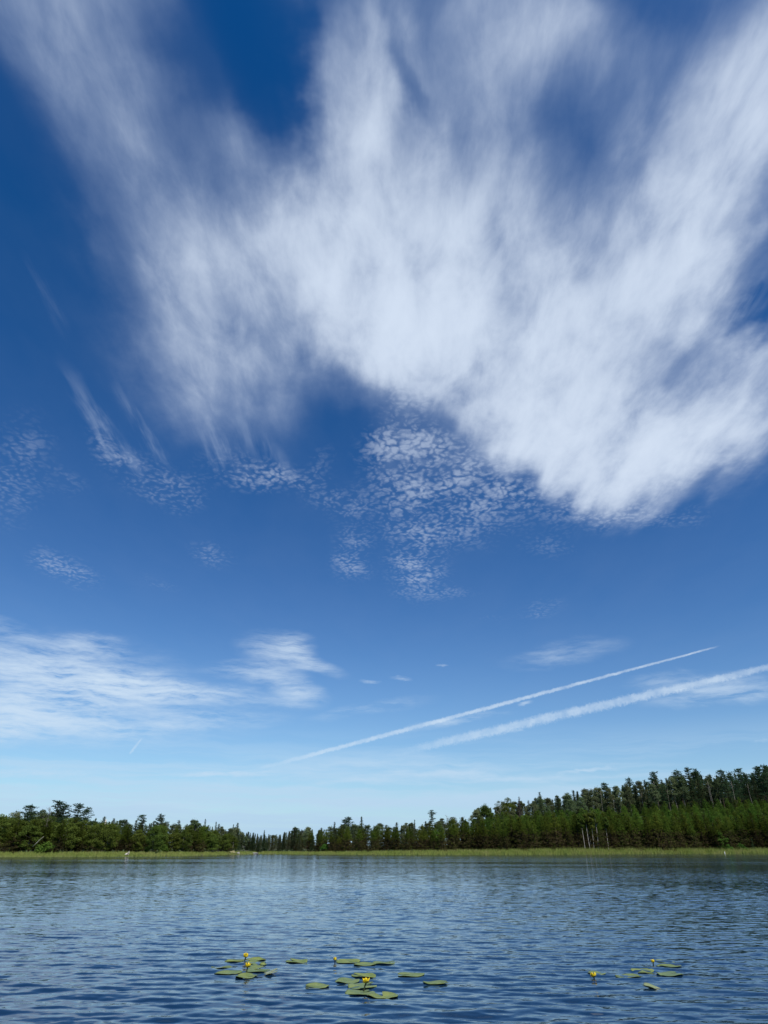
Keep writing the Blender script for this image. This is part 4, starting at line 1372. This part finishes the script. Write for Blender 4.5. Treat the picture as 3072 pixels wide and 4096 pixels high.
def pad_mesh(w, asp, seed, curl=0.0, lift=0.0, place_xy=(0, 0), rz=0.0):
    """a heart-round floating leaf: notch at its base, wavy edge, a few millimetres thick, riding the ripples"""
    r = np.random.default_rng(seed)
    nr, na = 9, 52
    notch = r.uniform(0.10, 0.30)
    a = np.linspace(notch, 2*np.pi-notch, na)                 # the gap at angle 0 is the notch
    rad = 1 + 0.035*np.sin(2*a + r.uniform(0, 6)) + 0.02*np.sin(5*a + r.uniform(0, 6)) + 0.012*np.sin(11*a + r.uniform(0, 6))
    rad *= 1 - 0.30*np.exp(-((np.minimum(a, 2*np.pi-a))/0.34)**2)*0.55
    bite = r.random() < 0.4
    if bite: rad -= 0.16*np.exp(-((a - r.uniform(1.2, 5))/0.13)**2)
    t = np.linspace(0, 1, nr)
    T, A = np.meshgrid(t, a, indexing='ij')
    L, Wd = w*0.5*asp**0.5*0.88, w*0.5/asp**0.12
    X = T*rad[None]*np.cos(A)*Wd*1.05 - 0.10*w*(1-T)*0; Y = T*rad[None]*np.sin(A)*L
    c, s = math.cos(rz), math.sin(rz)
    gx = X*c - Y*s + place_xy[0]; gy = X*s + Y*c + place_xy[1]
    H = wave_h(gx, gy, np.full(gx.shape, 0.05))
    edge = T**3*(0.002 + 0.005*np.abs(np.sin(1.5*A + seed)))*(1 + curl)
    tilt = lift*(X/w)
    crease = -0.010*np.exp(-(np.abs(Y)/(0.06*w))**1.2)*T
    Z = H + 0.004 + edge + tilt + crease + 0.005*np.sin(3*A + seed)*T
    vein = np.abs(np.cos(A*7.0))**14*(1-T*0.5) + np.exp(-(Y/(0.018*w))**2)
    top = np.stack([X, Y, Z], -1).reshape(-1, 3)
    bot = top - np.array([0, 0, 0.004])
    v = np.concatenate([top, bot]); n = nr*na; f = []
    for i in range(nr-1):
        for j in range(na-1):
            q = (i*na+j, (i+1)*na+j, (i+1)*na+j+1, i*na+j+1)
            f.append(q); f.append(tuple(n+k for k in q[::-1]))
    rim = [(nr-1)*na+j for j in range(na)]
    for j in range(na-1): f.append((rim[j], n+rim[j], n+rim[j+1], rim[j+1]))
    for j, fl in ((0, 0), (na-1, 1)):
        for i in range(nr-1):
            p, q = i*na+j, (i+1)*na+j
            f.append((p, n+p, n+q, q) if fl else (p, q, n+q, n+p))
    me = new_mesh('lily_pad', v, f, [PAD], True)
    at = me.attributes.new('vein', 'FLOAT', 'POINT')
    at.data.foreach_set('value', np.concatenate([vein.ravel(), np.zeros(n)]).astype(np.float32))
    return me

for i, (x, y, w, asp, label) in enumerate(PADS):
    rz = random.Random(i*7+3).uniform(-0.6, 0.6) + (math.pi if i % 2 else 0.0)
    if 'open notch' in label: rz = 1.9
    if 'foot of the middle' in label: rz = 0.55
    lift, curl = 0.0, 0.0
    if 'tilted up' in label: rz, lift = 0.15, 0.035
    if 'lifted tip' in label: rz, lift = 0.1, 0.05
    if 'edge-on' in label: curl, lift = 1.5, 0.03
    me = pad_mesh(w, asp, 100+i, curl, lift, (x, y), rz)
    if 'pale' in label and 'wedged' not in label: me.materials[0] = PAD_PALE
    dz = -0.008 if 'drowned' in label else -0.0035 if 'right cluster' in label and 'largest' not in label else (-0.004 if 'half-wet' in label or 'dull' in label else 0.0015*(i % 4))
    if 'round pad front-most' in label: dz = 0.006
    o = link('lily_pad', me, None, (x, y, dz)); o.rotation_euler = (0, 0, rz)
    tag(o, label, 'lily pad', 'floating lily pads')

def sepal_mesh(R, openness, inner=False):
    """one cupped sepal; base at the origin, rising and closing over the flower"""
    nu, nv = 7, 7; v = []; f = []
    for i in range(nu):
        t = i/(nu-1)
        ang = t*(2.35 - 0.75*openness)                # meridian swept from the bottom of the cup
        rr = R*math.sin(ang)*(1 + 0.10*openness*t); z = R*(1-math.cos(ang))*0.98
        wv = R*0.80*math.sin(math.pi*(0.10+0.80*t)**0.8)
        for j in range(nv):
            s = (j/(nv-1)-0.5)*2
            a = s*min(1.0, wv/max(rr, R*0.35))*0.72
            v.append((rr*math.cos(a)*(1-0.02*abs(s)), rr*math.sin(a), z + 0.05*R*abs(s)*t))
    n = len(v)
    c = np.array(v); inn = c*0.94 + np.array([0, 0, R*0.05])
    v = np.concatenate([c, inn])
    for i in range(nu-1):
        for j in range(nv-1):
            q = (i*nv+j, i*nv+j+1, (i+1)*nv+j+1, (i+1)*nv+j)
            f.append(q); f.append(tuple(n+k for k in q[::-1]))
    per = [j for j in range(nv)] + [i*nv+nv-1 for i in range(1, nu)] + [(nu-1)*nv+j for j in range(nv-2, -1, -1)] + [i*nv for i in range(nu-2, 0, -1)]
    for a_, b_ in zip(per, per[1:]+per[:1]): f.append((b_, a_, n+a_, n+b_))
    return v, f

for i, (fx, fy, bx, by, bz, dia, op, label) in enumerate(BLOOMS):
    root = bpy.data.objects.new('pond_lily', None); COL.objects.link(root)
    root.location = (fx, fy, 0); root.empty_display_size = 0.05
    tag(root, label, 'water lily', 'yellow pond lilies')
    R = dia*0.53; head = Vector((bx-fx, by-fy, max(bz - R, 0.018)))
    mb = MB(); k = Vector((head.x*0.35, head.y*0.35, head.z*0.5))
    mb.tube([(0, 0, -0.25), (0, 0, 0), tuple(k), tuple(head - Vector((0, 0, 0.003))), tuple(head + Vector((0, 0, 0.004)))], [0.0085, 0.008, 0.0075, 0.0075, 0.011], 8)
    link('stalk', mb.build('stalk', [STALK], True), root)
    tilt = Euler((random.Random(i).uniform(-0.25, 0.1) - 0.12*op, random.Random(i+9).uniform(-0.2, 0.2), 0)).to_matrix()
    a0 = {0: 0.5, 1: -1.2, 2: 0.2, 3: -1.57, 4: 0.3, 5: 0.9}[i]
    for q in range(5):
        v, f = sepal_mesh(R*(1.0 if q % 2 else 0.96), op)
        rot = tilt @ Matrix.Rotation(a0 + q*2*math.pi/5, 3, 'Z')
        v = [tuple(rot @ Vector(p) + head) for p in v]
        me = new_mesh('sepal', v, f, [SEPAL], True)
        link('sepal', me, root)
    for q in range(3):
        v, f = sepal_mesh(R*1.05, op)
        rot = tilt @ Matrix.Rotation(a0 + 0.6 + q*2*math.pi/3, 3, 'Z')
        keep = np.array(v); keep[:, 2] *= 0.42; keep[:, :2] *= 1.02
        v = [tuple(rot @ Vector(p) + head) for p in keep]
        link('outer_sepal', new_mesh('outer_sepal', v, f, [SEPAL_OUT], True), root)
    mb = MB(); c0 = tilt @ Vector((0, 0, R*0.25)) + head; c1 = tilt @ Vector((0, 0, R*1.05)) + head; c2 = tilt @ Vector((0, 0, R*1.15)) + head
    mb.tube([tuple(c0), tuple(c1), tuple(c2)], [R*0.5, R*0.42, R*0.55], 12)
    link('stigma_disc', mb.build('stigma_disc', [DISC], True), root)
